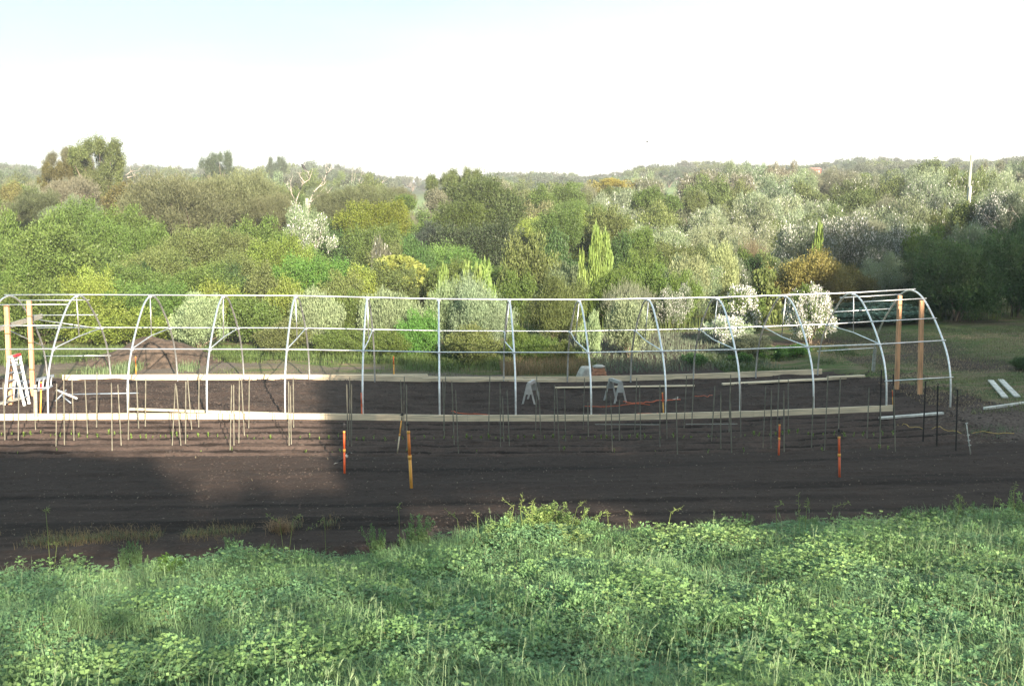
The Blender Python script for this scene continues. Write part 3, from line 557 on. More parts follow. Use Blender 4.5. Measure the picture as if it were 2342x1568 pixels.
    t = P_(228, 318, 120, 96, 'gum', 'olive', 'tallest gum tree, rising above the skyline at left', 'M'); P_(205, 360, 100, 97, 'gum', 'olive', 'gum tree with pale trunk left of the tallest gum', 'M'); P_(145, 342, 75, 99, 'gum', (.16, .16, .09), 'sparse reddish gum left of the tallest gum', 'M'); P_(130, 372, 80, 95, 'gum', (.13, .12, .04), 'bushy yellowish gum below the sparse reddish gum', 'M'); P_(215, 400, 120, 94, 'gum', 'olive', 'lower leafy gum under the tallest gum', 'M')
    P_(498, 352, 78, 170, 'gum', 'far', 'lone rounded gum on the skyline above the widest she oak', 'M'); P_(635, 362, 58, 230, 'gum', 'far', 'dark gum on the skyline left of the dead trees', 'M')
# automatic labels: every one of these plants gets a phrase of look + place, made unique by its order from the left
ZONES = [(0, 'far left edge'), (160, 'left end bay'), (270, 'third hoop'), (440, 'fourth hoop'), (600, 'fifth hoop'), (765, 'sixth hoop'), (925, 'seventh hoop'), (1085, 'eighth hoop'), (1245, 'ninth hoop'), (1400, 'tenth hoop'), (1560, 'eleventh hoop'), (1720, 'twelfth hoop'), (1875, 'thirteenth hoop'), (2020, 'right end bay'), (2170, 'right edge')]
DEPTHS = [(0, 'close'), (52, 'low'), (62, 'mid slope'), (78, 'upper slope'), (98, 'high slope'), (125, 'distant'), (190, 'far'), (290, 'skyline')]
LOOK = {'green': 'mid green', 'bright': 'bright green', 'olive': 'olive green', 'yellow': 'yellow green', 'dark': 'dark green', 'deep': 'deep green', 'brown': 'brown green', 'tea': 'pale flowering', 'teadark': 'dark flowering', 'grey': 'grey green', 'sage': 'silvery', 'pinkgrey': 'dull grey', 'far': 'dull green', 'fargrey': 'hazy grey', 'lime': 'lime green', 'rust': 'brown orange'}
WHAT = {'bloom': 'tea tree', 'round': 'shrub', 'sage': 'bush', 'casu': 'she oak', 'tea': 'tea tree', 'gum': 'gum tree', 'umb': 'flat tree', 'dry': 'bare bush', 'poplar': 'poplar', 'blossom': 'bush'}
SLOTS = {}
def slot(kind, colr, x, Y):
    z = [n for a, n in ZONES if x >= a or a == 0][-1]; d = [n for a, n in DEPTHS if Y >= a][-1]
    return '@%s %s %s|%s|%.1f' % (LOOK.get(colr, 'green'), WHAT[kind], d, z, x)
def fillers():
    rr = random.Random(77)
    hillskip = lambda x, Y: (Y > 88 and 932 < x < 1000) or (Y > 95 and 1500 < x < 1590)
    # mid-distance rows: distance, photo height of tops, spacing
    rows = [(53, 612, 112), (60, 575, 112), (68, 535, 108), (77, 505, 104), (88, 478, 96), (101, 455, 88), (116, 438, 80), (134, 424, 70)]
    for Y, yt, sp_ in rows:
        x = -40+rr.uniform(0, sp_)
        while x < 2400:
            if 53 <= Y <= 60 and 1420 > x > 1330: x += sp_; continue
            right = min(1, max(0, (x-1230)/250)); Yj = Y+rr.uniform(-3.5, 3.5)
            lift = right*(8 if Y < 65 else 22 if Y < 90 else 30)*(1 if x > 1500 else .6)
            if x > 2000: lift += (x-2000)*.05*(Y > 60)
            yy = yt-lift+rr.uniform(-12, 12)
            if hillskip(x, Y): x += sp_*.5; continue
            if Y > 84 and 905 < x < 1020: yy = max(yy, 492)
            if Y > 84 and 1490 < x < 1600: yy = max(yy, 462)
            if right > rr.random()*.9+.05 and (Y > 62 or x > 1500):
                kind = 'tea'; colr = rr.choice(['tea', 'tea', 'tea', 'grey', 'sage', 'teadark' if x > 2050 else 'tea', 'olive'])
                if Y > 100: colr = rr.choice(['tea', 'grey', 'olive', 'pinkgrey'])
                if rr.random() < .12: kind, colr = 'round', 'olive'
                if rr.random() < .06: kind, colr = 'casu', 'pinkgrey'
            elif Y < 80:
                kind = rr.choice(['round', 'round', 'round', 'round', 'sage' if x > 800 else 'round']); colr = rr.choice(['green', 'green', 'olive', 'bright', 'yellow', 'dark'] if x < 2050 else ['dark', 'deep', 'green'])
            else:
                kind = rr.choice(['round', 'casu', 'casu', 'round', 'umb']); colr = rr.choice(['olive', 'grey', 'brown', 'pinkgrey', 'green'])
            wv = sp_*rr.uniform(1.1, 1.6)
            if rr.random() < .12: wv *= 1.25
            P_(x, yy, wv, Yj, kind, colr, slot(kind, colr, x, Yj), group='%s clothing the slope' % (WHAT[kind]+'s'), jit=.22)
            x += sp_*rr.uniform(.75, 1.15)
    skx = [0, 100, 200, 330, 430, 470, 560, 600, 700, 800, 870, 960, 1000, 1100, 1180, 1250, 1330, 1400, 1480, 1600, 1640, 1700, 1850, 1960, 2010, 2100, 2200, 2342]
    sky_ = [372, 386, 384, 382, 388, 384, 388, 380, 378, 386, 402, 412, 410, 404, 397, 393, 404, 396, 383, 374, 370, 378, 377, 368, 362, 370, 368, 358]
    for Y, dy, sp_, j in ((430, -1, 30, 5), (350, 5, 32, 5), (290, 13, 36, 6), (225, 22, 40, 6), (170, 34, 48, 7)):
        x = -20
        while x < 2380:
            yy = float(np.interp(x, skx, sky_))+dy+rr.uniform(-j, j); Yj = Y*rr.uniform(.93, 1.07)
            if (Y < 390 and (900 < x < 1010)) or (Y < 290 and 1490 < x < 1600) or (Y < 180 and 250 < x < 420) or (Y < 320 and 1840 < x < 1885):
                x += sp_*.7; continue
            if x > 2050 and Y == 170: yy -= 8
            colr = rr.choice(['far', 'fargrey', 'far', 'fargrey', 'olive'] if Y > 200 else ['far', 'olive', 'grey', 'fargrey']); kind = rr.choice(['umb', 'round', 'round', 'gum'])
            P_(x, yy, sp_*rr.uniform(1.3, 2.0), Yj, kind, colr, slot(kind, colr, x, Yj), 'S' if Y > 250 else 'M', group='trees along the far ridge', jit=.2, name='ridge_tree', cat='tree')
            x += sp_*rr.uniform(.7, 1.15)
band_A(); band_B(); band_C(); fillers()

# ------------------------------------------------------------------ dead trees and limbs
def branchy(name, label, segs, mat='deadwood', cat='dead tree', group=None):
    base = Vector(segs[0][0][0]); r = empty(name, base, label, cat, group)
    for i, (pts, rad) in enumerate(segs):
        m = MB(); n = len(pts); m.tube(pts, [rad*(1-.75*k/(n-1)) for k in range(n)], 6)
        o = m.build('trunk' if i == 0 else 'branch', mat, None, True, loc=base); o.location = (0, 0, 0); o.parent = r
    return r
def c22(x, y): return (600+x/3.603)*.9368, (360+y/3.603)*.9368
def c21(x, y): return (x/3.603)*.9368, (300+y/3.603)*.9368
def c24(x, y): return (1850+x/3.603)*.9368, (340+y/3.603)*.9368
def dead(name, label, base, trunk, brs, Y, r0, cat='dead tree'):
    f = c22
    r0 *= .42; segs = [([at(*p, Y+.3*i) for i, p in enumerate(trunk)], r0)]
    for b_ in brs: segs.append(([at(*p, Y+rnd.uniform(-1, 1)*(i > 0)) for i, p in enumerate(b_)], r0*.6))
    for b_ in brs:                                     # fine twigs off each branch
        for k in range(3):
            i = rnd.randint(1, len(b_)-1); p = Vector(b_[i]); q = p+Vector((rnd.uniform(-14, 14), rnd.uniform(-26, -6))); segs.append(([at(*p, Y), at(*((p+q)/2+Vector((rnd.uniform(-3, 3), 0))), Y+.4), at(*q, Y+.8)], r0*.2))
    return branchy(name, label, segs, cat=cat)
D2 = lambda *p: [c22(*q) for q in p]
D1 = lambda *p: [c21(*q) for q in p]
D4 = lambda *p: [c24(*q) for q in p]
dead('dead_tree', 'bleached dead gum with forked bare limbs, a crow on its top', None, D2((470, 640), (440, 480), (480, 370)), [D2((480, 370), (500, 320), (560, 280), (590, 190)), D2((520, 310), (480, 260), (470, 230)), D2((560, 270), (550, 220), (505, 185)), D2((440, 480), (400, 400), (395, 300)), D2((395, 380), (360, 330))], 98, .22)
dead('dead_tree', 'bleached dead gum with an S shaped limb and a long low arm', None, D2((560, 640), (560, 480), (600, 390)), [D2((600, 390), (640, 350), (690, 290), (710, 225), (700, 170)), D2((565, 480), (640, 430), (720, 400), (765, 345)), D2((640, 350), (690, 325)), D2((710, 235), (740, 200))], 95, .26)
dead('dead_tree', 'thin dead sapling with two upright stems on the skyline', None, D2((930, 420), (930, 330), (938, 230)), [D2((945, 350), (955, 290), (960, 240)), D2((938, 260), (950, 130))], 150, .16)
dead('dead_tree', 'leaning dead sapling right of the two upright stems', None, D2((970, 400), (1010, 320), (1050, 270)), [D2((1010, 340), (1060, 290), (1085, 200)), D2((990, 350), (1000, 290), (1015, 250))], 148, .16)
dead('dead_tree', 'low leaning dead branch above the domed she oak', None, D2((1110, 400), (1160, 340), (1215, 290)), [D2((1160, 345), (1200, 310), (1260, 270))], 140, .14)
dead('dead_tree', 'bleached dead limbs spreading right of the tallest gum', None, D1((1000, 640), (1030, 560), (1100, 500)), [D1((1040, 550), (1080, 480), (1150, 430), (1210, 420)), D1((1030, 560), (970, 540), (950, 510)), D1((1080, 560), (1150, 540), (1240, 530)), D1((1080, 500), (1070, 440)), D1((1120, 480), (1180, 470))], 100, .24)
dead('dead_tree', 'pale forked dead branches left of the widest she oak', None, D1((1320, 600), (1340, 535), (1390, 490)), [D1((1340, 535), (1300, 500)), D1((1360, 520), (1420, 500), (1450, 530))], 110, .18)
dead('dead_limb', 'long bent pinkish dead limb reaching up left at the right edge', None, D4((2230, 1000), (2220, 960), (2160, 900)), [D4((2160, 900), (2150, 850), (2100, 790), (2020, 700), (1980, 640)), D4((2130, 900), (2060, 850), (1950, 820)), D4((2090, 780), (2030, 740), (1990, 720)), D4((2230, 1000), (2180, 985), (2100, 1000))], 53.5, .10, 'dead limb')
dead('dead_limb', 'short dead limb on the white flecked tree at the right edge', None, D4((2342, 760), (2290, 680), (2240, 650)), [D4((2290, 680), (2250, 630), (2200, 640))], 61, .08, 'dead limb')
bd = at(*c22(506, 178), 98)
def lathe_bird(name, c, s, mats, loc):
    return None
m = MB(); m.tube([bd+Vector((.35, 0, -.35)), bd+Vector((.12, 0, -.1)), bd+Vector((0, 0, .1)), bd+Vector((-.08, 0, .24)), bd+Vector((-.2, 0, .26))], [.03, .1, .12, .07, .01], 8)
tag(m.build('crow', 'black', None, True, loc=bd), 'black crow perched on the top twig of the left dead gum', 'bird')
sb = at(1480, 325, 120); m = MB(); m.tube([sb+Vector((-.18, 0, 0)), sb, sb+Vector((.15, 0, .02))], [.01, .06, .01], 6)
m.poly([sb+Vector((-.04, 0, .02)), sb+Vector((.06, 0, .02)), sb+Vector((.03, -.3, .16))]); m.poly([sb+Vector((-.04, 0, .02)), sb+Vector((.06, 0, .02)), sb+Vector((.03, .3, .16))])
tag(m.build('bird', 'black', None, False, loc=sb), 'tiny dark bird flying alone in the white sky', 'bird')

# poles, house
def pole(bx, by_top, by_bot, tx, Y, r, label, mat):
    b = at(bx, by_bot, Y); t = at(tx, by_top, Y); d = (b-t).normalized(); zb = tz(b.x, Y)
    b2 = t+d*((t.z-zb+.4)/max(-d.z, .1)); o = empty('utility_pole', (b2.x, Y, zb), label, 'pole')
    m = MB(); m.tube([b2, t], [r*1.15, r], 12); q = m.build('pole', mat, None, True, loc=o.location); q.location = (0, 0, 0); q.parent = o
    return o, b2, t
polemat = pmat('pale_pole', (.33, .34, .28), .85, noise=.15, scale=4, stretch=(4, 4, .5))
pole(702, 453, 493, 702, 68, .10, 'short pale pole standing behind the round white flowered bush', polemat)
o, b2, t = pole(2214, 355, 460, 2222, 76, .10, 'tall leaning pale pole on the right skyline', polemat)
k = at(2216, 455, 75.6); m = MB(); m.tube([at(2221, 425, 75.7), (k.x, 75.5, tz(k.x, 75.5))], .05, 8); q = m.build('prop', 'white', None, True, loc=o.location); q.location = (0, 0, 0); q.parent = o
hb = at(1863, 391, 300); zz = hb.z
hs_ = empty('red_house', (hb.x, 300, zz), 'small red house on the far ridge to the right', 'house')
m = MB(); m.bar((hb.x-1.3, 300, zz-.3), (hb.x+1.3, 300, zz-.3), 3, 1.5, (0, 0, 1)); q = m.build('wall', 'redhouse', None, loc=hs_.location); q.location = (0, 0, 0); q.parent = hs_
m = MB(); m.add([(hb.x-1.5, 298.3, zz+.43), (hb.x+1.5, 298.3, zz+.43), (hb.x+1.5, 301.7, zz+.43), (hb.x-1.5, 301.7, zz+.43), (hb.x-1.4, 300, zz+.95), (hb.x+1.4, 300, zz+.95)], [(0, 1, 5, 4), (2, 3, 4, 5), (0, 4, 3), (1, 2, 5), (3, 2, 1, 0)]); q = m.build('roof', 'roof', None, loc=hs_.location); q.location = (0, 0, 0); q.parent = hs_
for k in (-.7, 0, .7):
    m = MB(); m.bar((hb.x+k-.15, 298.48, zz-.2), (hb.x+k+.15, 298.48, zz-.2), .05, .45, (0, 0, 1)); q = m.build('window', 'white', None, loc=hs_.location); q.location = (0, 0, 0); q.parent = hs_

# ------------------------------------------------------------------ trees behind the viewpoint that shade the field
def shade_trees():
    hx = [-12, 3.4, 6.3, 7.4, 10.6, 11.6, 12.6, 15, 20, 28, 32, 36, 40, 50, 80]; hh = [v*TE/.268 for v in (12.2, 12.42, 12.4, 11.45, 11.5, 13.9, 15.2, 15.8, 15.9, 15.7, 16.5, 20, 23, 25.5, 26)]
    x = -10
    i = 0
    lab = ['broad dense tree behind the viewpoint, %s from its left' % o for o in ('first', 'second', 'third', 'fourth', 'fifth', 'sixth', 'seventh', 'eighth', 'ninth', 'tenth', 'eleventh', 'twelfth', 'thirteenth', 'fourteenth')]
    while x < 72:
        wd = 6.5; rs = np.random.RandomState(300+i); n = 20000 if x < 34 else 15000
        X = rs.uniform(x-.6, x+wd+.6, n); top = np.interp(X, hx, hh)+.35*vn(X*1.3, X*0+2)+.2*vn(X*4, X*0); Z = 4.9+(top-4.9)*rs.uniform(0, 1, n)**.9; Yy = -20+rs.uniform(-1.3, 1.3, n); kp = (Z > np.where((X > 11.3) & (X < 16), 11.6, 11.0)*TE/.268) | (rs.uniform(0, 1, n) < np.where((X > 11.3) & (X < 16), .03, .075)); X = X[kp]; Z = Z[kp]; Yy = Yy[kp]; n = len(X)
        D = rdir(rs, n); D[:, 2] *= .5; V = leaves(rs, np.stack([X-x-wd/2, Yy+20, Z-4.6], 1), D, rdir(rs, n)+np.array([0, 1, 0]), rs.uniform(.25, .5, n), .28)
        me = npmesh('shade_crown', V, [np.arange(4*n).reshape(n, 4)], [M['leaf']], rs.uniform(0, 1, (n, 2)))
        r = empty('shade_tree', (x+wd/2, -20, 4.6), lab[i], 'tree', 'trees behind the viewpoint'); child('crown', me, r, COL['green'])
        m = MB(); m.tube([(0, 0, -.2), (.1, 0, 3), (-.1, 0, 6.5)], [.3, .24, .12], 8); o = m.build('trunk', 'bark', r, True)
        x += wd; i += 1
shade_trees()

# ------------------------------------------------------------------ boards and planks
def plank(p0, p1, label, wd=.12, th=.035, mat='pine', onedge=False, dz=.03, cat='plank', name='timber_plank'):
    a = G(p0, dz); b = G(p1, dz); mid = (a+b)/2; m = MB()
    n = max(1, int((b-a).length/1.5)); 
    if onedge: m.bar(a+Vector((0, 0, wd/2-.03)), b+Vector((0, 0, wd/2-.03)), th, wd, (0, 0, 1))
    else: m.bar(a, b, wd, th, (0, 0, 1))
    o = m.build(name, mat, None, bevel=.004, loc=mid); return tag(o, label, cat)
plank(c1(1180, 1112), c2(940, 1158), 'long thin plank lying just inside the near baseboard at left', .11, .05, dz=.06)
plank(c3(-340, 805), c3(538, 803), 'grey white plank lying behind the far baseboard near the orange riser', .12, .04, 'pine', dz=.06)
plank(cA(145, 296), cA(1700, 312), 'long plank leaning along the top of the far baseboard in the middle', .06, .03, onedge=False, dz=.15)
plank(c4(20, 918), c4(1290, 900), 'long thin plank on the soil between the two trestles', .10, .035, dz=.05)
plank(cB(1470, 362), cC(770, 292), 'long pale plank on the soil before the right end of the far baseboard', .18, .045, dz=.06)
plank(cC(560, 285), cC(990, 268), 'short plank end overlapping the long pale plank at right', .12, .05, dz=.12)
plank(c6(170, 1212), c6(720, 1168), 'white plank on the ground below the right end of the greenhouse', .12, .05, 'white', dz=.04)
plank(c6(1135, 885), c6(1262, 1032), 'left one of two short white planks lying on the grass at right', .16, .04, 'white', dz=.04); plank(c6(1222, 878), c6(1368, 1026), 'right one of two short white planks lying on the grass at right', .16, .04, 'white', dz=.04)
plank(c6(1080, 1128), c6(1560, 1062), 'white timber edging at the far right beside the grass', .10, .06, 'white', dz=.04)
plank(cB(10, 822), cB(750, 824), 'thin pale grey batten lying at the front of the near baseboard', .025, .015, 'greyw', dz=.03, cat='batten'); plank(cB(1050, 820), cB(1640, 816), 'second thin pale grey batten before the near baseboard, further right', .025, .015, 'greyw', dz=.03, cat='batten')
plank(cL(-60, 735), cL(300, 645), 'grey plank lying under the stepladder at the left', .16, .05, 'greyw', dz=.06)

# ------------------------------------------------------------------ stakes, pickets, risers
STK = [(cL, 45, 420, 70, 1250), (cL, 268, 430, 260, 1240), (cL, 455, 280, 505, 1100), (cL, 805, 440, 795, 1340), (cL, 905, 370, 915, 1290), (cL, 1020, 370, 1050, 1250), (cL, 1205, 370, 1240, 1130), (cL, 1375, 280, 1370, 1050), (cL, 1580, 430, 1590, 1380),
 (c1, 1075, 890, 1105, 1430), (c1, 1178, 880, 1170, 1390), (c1, 1245, 850, 1265, 1300), (c1, 1330, 820, 1325, 1270), (c1, 1600, 880, 1570, 1450), (c1, 1608, 900, 1650, 1450), (c1, 1695, 860, 1692, 1410), (c1, 1710, 820, 1748, 1300), (c1, 1815, 790, 1812, 1270),
 (c2, 432, 895, 418, 1480), (c2, 450, 890, 453, 1445), (c2, 503, 820, 498, 1410), (c2, 520, 820, 547, 1350), (c2, 594, 810, 588, 1285), (c2, 950, 860, 955, 1445), (c2, 966, 900, 975, 1420), (c2, 993, 810, 997, 1285), (c2, 1480, 885, 1492, 1440), (c2, 1525, 885, 1525, 1460), (c2, 1508, 820, 1510, 1400), (c3, 292, 850, 310, 1300), (c3, 325, 815, 320, 1290), (c3, 345, 890, 350, 1480),
 (cA, 378, 310, 400, 930), (cA, 410, 270, 388, 900), (cA, 482, 330, 510, 1040), (cA, 525, 430, 560, 1150), (cA, 918, 260, 902, 960), (cA, 1035, 345, 1040, 1060), (cA, 1062, 500, 1078, 1000), (cA, 1115, 430, 1140, 1040), (cA, 1455, 260, 1440, 900), (cA, 1477, 345, 1500, 950), (cA, 1660, 370, 1655, 960), (cA, 1680, 400, 1712, 1110), (cA, 1772, 410, 1785, 1020), (cA, 2000, 290, 1985, 880), (cA, 2038, 560, 2045, 960), (cA, 2255, 375, 2240, 950), (cA, 2300, 500, 2320, 1110),
 (cB, 292, 540, 292, 1010), (cB, 490, 290, 465, 940), (cB, 522, 370, 535, 1000), (cB, 755, 360, 755, 1080), (cB, 830, 560, 835, 1000), (cB, 940, 500, 955, 1160), (cB, 1060, 265, 1030, 870), (cB, 1140, 310, 1120, 820), (cB, 1385, 380, 1345, 1000), (cB, 1450, 450, 1450, 1110), (cB, 1565, 250, 1545, 900), (cB, 1560, 560, 1575, 1150), (cB, 1670, 320, 1680, 960), (cB, 1965, 385, 1935, 1060), (cB, 2030, 420, 2025, 1110), (cB, 2118, 265, 2095, 880), (cB, 2172, 440, 2175, 1130), (cB, 2222, 300, 2222, 900),
 (cC, 62, 440, 68, 1120), (cC, 400, 500, 380, 1090), (cC, 570, 245, 530, 1100), (cC, 710, 285, 690, 850), (cC, 1040, 400, 1015, 980), (cC, 1170, 620, 1165, 1110), (cC, 1320, 380, 1340, 1140)]
bxs = sorted(((f(a, b), f(c, d)) for f, a, b, c, d in STK), key=lambda q: q[1][0])
BAY = ['left end bay', 'second bay from the left', 'third bay', 'fourth bay', 'fifth bay', 'sixth bay', 'seventh bay', 'eighth bay', 'ninth bay', 'tenth bay', 'eleventh bay', 'twelfth bay', 'thirteenth bay', 'ground past the frame']
ORDW = ['leftmost', 'second', 'third', 'fourth', 'fifth', 'sixth', 'seventh', 'eighth', 'ninth']
cnt = {}
for tp, bt in bxs:
    b = G(bt); t = at(tp[0], tp[1], b.y+rnd.uniform(-.12, .12)); bay = int(np.searchsorted(HX, b.x)); cnt.setdefault(bay, []).append((b, t))
for bay, L_ in cnt.items():
    for i, (b, t) in enumerate(L_):
        rusty = rnd.random() < .04; m = MB(); wd = .020; d = (t-b).normalized()
        m.bar(b-d*.1, t-d*.03, wd, wd, (rnd.uniform(-.4, .4), 1, 0)); m.bar(t-d*.03, t, wd*.7, wd*.7, (0, 1, 0))
        tag(m.build('garden_stake', 'rust' if rusty else 'stake', None, loc=b), '%s %swooden stake in the seedling bed, before the %s' % (ORDW[i], 'rusty brown ' if rusty else 'grey ', BAY[min(bay, 13)]), 'stake', 'stakes in the seedling bed')
for i, (a, b_, c, d_) in enumerate([(1180, 200, 1160, 820), (1315, 250, 1325, 860), (1685, 330, 1655, 1005), (1825, 380, 1812, 1070), (2050, 425, 2030, 1135)]):
    b = G(cC(c, d_)); t = at(*cC(a, b_), b.y); m = MB(); d = (t-b).normalized(); s0 = d.cross(Vector((0, 1, 0)))
    m.bar(b-d*.15, t, .034, .006, (0, 1, 0)); m.bar(b-d*.15+Vector((0, .018, 0)), t+Vector((0, .018, 0)), .006, .03, (0, 1, 0))
    for k in range(7): p = b+(t-b)*(.15+.12*k); m.bar(p+Vector((0, -.012, -.012)), p+Vector((0, -.012, .012)), .02, .012, (0, 1, 0))
    tag(m.build('steel_picket', 'black', None, loc=b), '%s of five black steel pickets at the right end of the bed' % ('leftmost', 'second', 'middle', 'fourth', 'rightmost')[i], 'picket', 'black steel pickets')
def riser(bot, top, r, label, mats=('orange', 'amber', 'orange'), head=True, joint=.55):
    b = G(bot); t = at(*top, b.y); o = empty('sprinkler_riser', b, label, 'sprinkler')
    L_ = t-b; d = L_.normalized()
    def pc(nm, mt, f0, f1, rr):
        m = MB(); m.tube([b+L_*f0, b+L_*f1], rr, 12); q = m.build(nm, mt, None, True, loc=b); q.location = (0, 0, 0); q.parent = o
    pc('lower_pipe', mats[0], -.08, joint, r); pc('upper_pipe', mats[2], joint, 1, r*.93); pc('coupling', mats[1], joint-.035, joint+.035, r*1.22); pc('cap', mats[1], .955, 1.0, r*1.08)
    if head:
        m = MB(); m.tube([t, t+d*.13], .006, 6); q = m.build('nozzle_rod', 'black', None, True, loc=b); q.location = (0, 0, 0); q.parent = o
        m = MB(); c0 = t+d*.13; m.tube([c0-d*.02, c0, c0+d*.05], [.022, .03, .012], 8); m.tube([c0+Vector((-.055, 0, -.005)), c0+Vector((.055, 0, .02))], .008, 6); q = m.build('sprinkler_head', 'black', None, True, loc=b); q.location = (0, 0, 0); q.parent = o
riser((788, 1084), (787, 985), .024, 'orange sprinkler riser in the soil beside the black and white bird')
riser((941, 1118), (934, 985), .033, 'largest and nearest amber lit sprinkler riser, left of centre', ('amber', 'amber', 'sunlitorange'))
riser((909, 1034), (918, 961), .016, 'thin leaning amber riser left of the largest one', ('pine', 'amber', 'amber'))
riser((1781, 1042), (1783, 970), .022, 'red orange riser at the right, farther of two in the bed')
riser((1920, 1091), (1919, 998), .026, 'red orange riser at the right, nearer one standing on the field')
riser((828, 960), (826, 898), .018, 'orange riser at the foot of the sixth hoop', ('orange', 'orange', 'orange'), False)
riser((901, 861), (900, 814), .02, 'orange riser on the grass behind the far baseboard', ('amber', 'amber', 'orange'), False)
riser((1518, 952), (1515, 897), .018, 'amber riser at the foot of the tenth hoop', ('amber', 'amber', 'orange'), False)
riser((311, 852), (310, 815), .018, 'orange riser before the soil mound', ('amber', 'amber', 'orange'), False)
riser(cL(572, 925), cL(585, 415), .02, 'amber riser with red top right of the stepladder', ('amber', 'amber', 'red'), False, .75)
riser(cC(1312, 620), cC(1305, 430), .012, 'thin orange riser beside the black picket at the right end', ('amber', 'amber', 'orange'), False)
bb = G(cL(505, 915)); m = MB(); m.bar(bb-Vector((0, 0, .1)), at(*cL(500, 455), bb.y), .09, .05, (0, 1, 0)); tag(m.build('timber_peg', 'greyw', None, bevel=.003, loc=bb), 'thick grey timber peg beside the amber riser at left', 'peg')
# white tape post
b = G(cC(2205, 1170)); t = at(*cC(2152, 812), b.y); o = empty('fence_standard', b, 'white plastic fence standard with small hooks at the right of the bed', 'fence post')
m = MB(); m.tube([b-Vector((0, 0, .05)), t], .011, 6); q = m.build('rod', 'white', None, True, loc=b); q.location = (0, 0, 0); q.parent = o
for k in (.3, .45, .62, 1.0):
    p = b+(t-b)*k; m = MB(); m.tube([p+Vector((-.025, 0, 0)), p+Vector((.03, 0, .012))], .014, 6); q = m.build('hook', 'white', None, True, loc=b); q.location = (0, 0, 0); q.parent = o
def line(pts, r, name, mat, label, cat, dz=.03):
    P = [G(p, dz+r) for p in pts]; C2 = catmull([tuple(p) for p in P], 5) if False else P; out = []
    for i in range(len(P)-1):
        for k in range(6):
            q = P[i].lerp(P[i+1], k/6); out.append((q.x+rnd.uniform(-.015, .015), q.y+rnd.uniform(-.03, .03), float(terrain(q.x, q.y))+r+.035))
    out.append(tuple(P[-1])); m = MB(); m.tube(out, r, 6); tag(m.build(name, mat, None, True, loc=P[0]), label, cat)
line([cC(1360, 800), cC(1520, 840), cC(1800, 865), cC(2100, 900), cC(2342, 912), cC(2700, 925)], .008, 'string_line', 'string', 'yellow string line trailing over the ground at the right', 'string')
line([cA(480, 690), cA(620, 712), cA(1000, 722), cA(1700, 728)], .012, 'orange_hose', 'hose', 'orange hose lying along the near baseboard in the middle', 'hose')
line([cB(60, 722), cB(450, 716), cB(650, 700), cB(730, 690)], .012, 'orange_hose', 'hose', 'orange hose piece by the baseboard left of the tenth hoop', 'hose')
line([cB(-100, 635), cB(100, 618), cB(380, 608), cB(640, 600)], .010, 'orange_hose', 'hose', 'faint orange hose crossing in front of the right trestle', 'hose')
line([cB(335, 570), cB(380, 588), cB(560, 595), cB(720, 560), cB(900, 545), cB(990, 540)], .014, 'orange_hose', 'hose', 'bright orange hose curving from the foot of the right trestle', 'hose')
line([cB(1150, 520), cB(1230, 500), cB(1300, 515), cB(1355, 490)], .009, 'orange_hose', 'hose', 'short amber hose end on the soil right of the tenth hoop', 'hose')
p = G(cB(950, 540), .03); m = MB(); m.tube([p+Vector((-.12, 0, 0)), p+Vector((-.02, 0, .02)), p+Vector((.06, 0, .0))], [.02, .03, .015], 8); m.tube([p, p+Vector((.02, 0, .09))], .015, 6); tag(m.build('hose_fitting', 'white', None, True, loc=p), 'small white fitting at the end of the bright orange hose', 'fitting')

# ------------------------------------------------------------------ ladders, trestles
def stepladder():
    f1_ = G(cL(350, 755)); f2_ = G(cL(415, 730)); apex = at(*cL(205, 60), (f1_.y+f2_.y)/2+.05); o = empty('stepladder', (apex.x, f1_.y, f1_.z), 'open white aluminium stepladder with a red top cap at the left end', 'ladder')
    dl = Vector((apex.x-(f1_.x+f2_.x)/2, 0, 0))*2.0
    sides = [(f1_, f2_), (f1_+dl+Vector((-.05, .1, 0)), f2_+dl+Vector((-.05, .35, 0)))]
    w0 = Vector((.05, .14, 0)); 
    def add(m, nm, mt): q = m.build(nm, mt, None, bevel=.003, loc=o.location); q.location = (0, 0, 0); q.parent = o
    for a, b in sides:
        sgn = 1 if a is sides[0][0] else -1
        ta = apex-w0+Vector((sgn*.04, 0, 0)); tb = apex+w0+Vector((sgn*.04, 0, 0))
        for p, q in ((a, ta), (b, tb)): m = MB(); m.bar(p, q, .075, .03, (0, 1, 0)); add(m, 'rail', 'alu')
        for k in range(1, 6):
            u = k/6; m = MB(); m.bar(a.lerp(ta, u), b.lerp(tb, u), .07, .025, (0, 0, 1)); add(m, 'rung', 'bluealu')
    m = MB(); m.bar(apex+Vector((-.10, -.12, .0)), apex+Vector((.02, .12, .02)), .10, .06); add(m, 'top_plate', 'alu')
    m = MB(); m.bar(apex+Vector((.02, -.1, .03)), apex+Vector((.10, .12, .05)), .09, .05); add(m, 'cap', 'red')
stepladder()
def lying():
    a = G(cL(215, 640)); b = G(cL(745, 505)); up = Vector((0, .16, .34)); o = empty('extension_ladder', a, 'blue grey extension ladder lying on its side behind the stepladder', 'ladder'); 
    def add(m, nm, mt): q = m.build(nm, mt, None, bevel=.003, loc=a); q.location = (0, 0, 0); q.parent = o
    for off in (Vector((0, 0, .05)), up): m = MB(); m.bar(a+off, b+off, .03, .085, (0, .2, 1)); add(m, 'rail', 'bluealu')
    n = 9
    for k in range(n): p = a.lerp(b, (k+.5)/n); m = MB(); m.tube([p+Vector((0, 0, .05)), p+up], .017, 8); add(m, 'rung', 'alu')
lying()
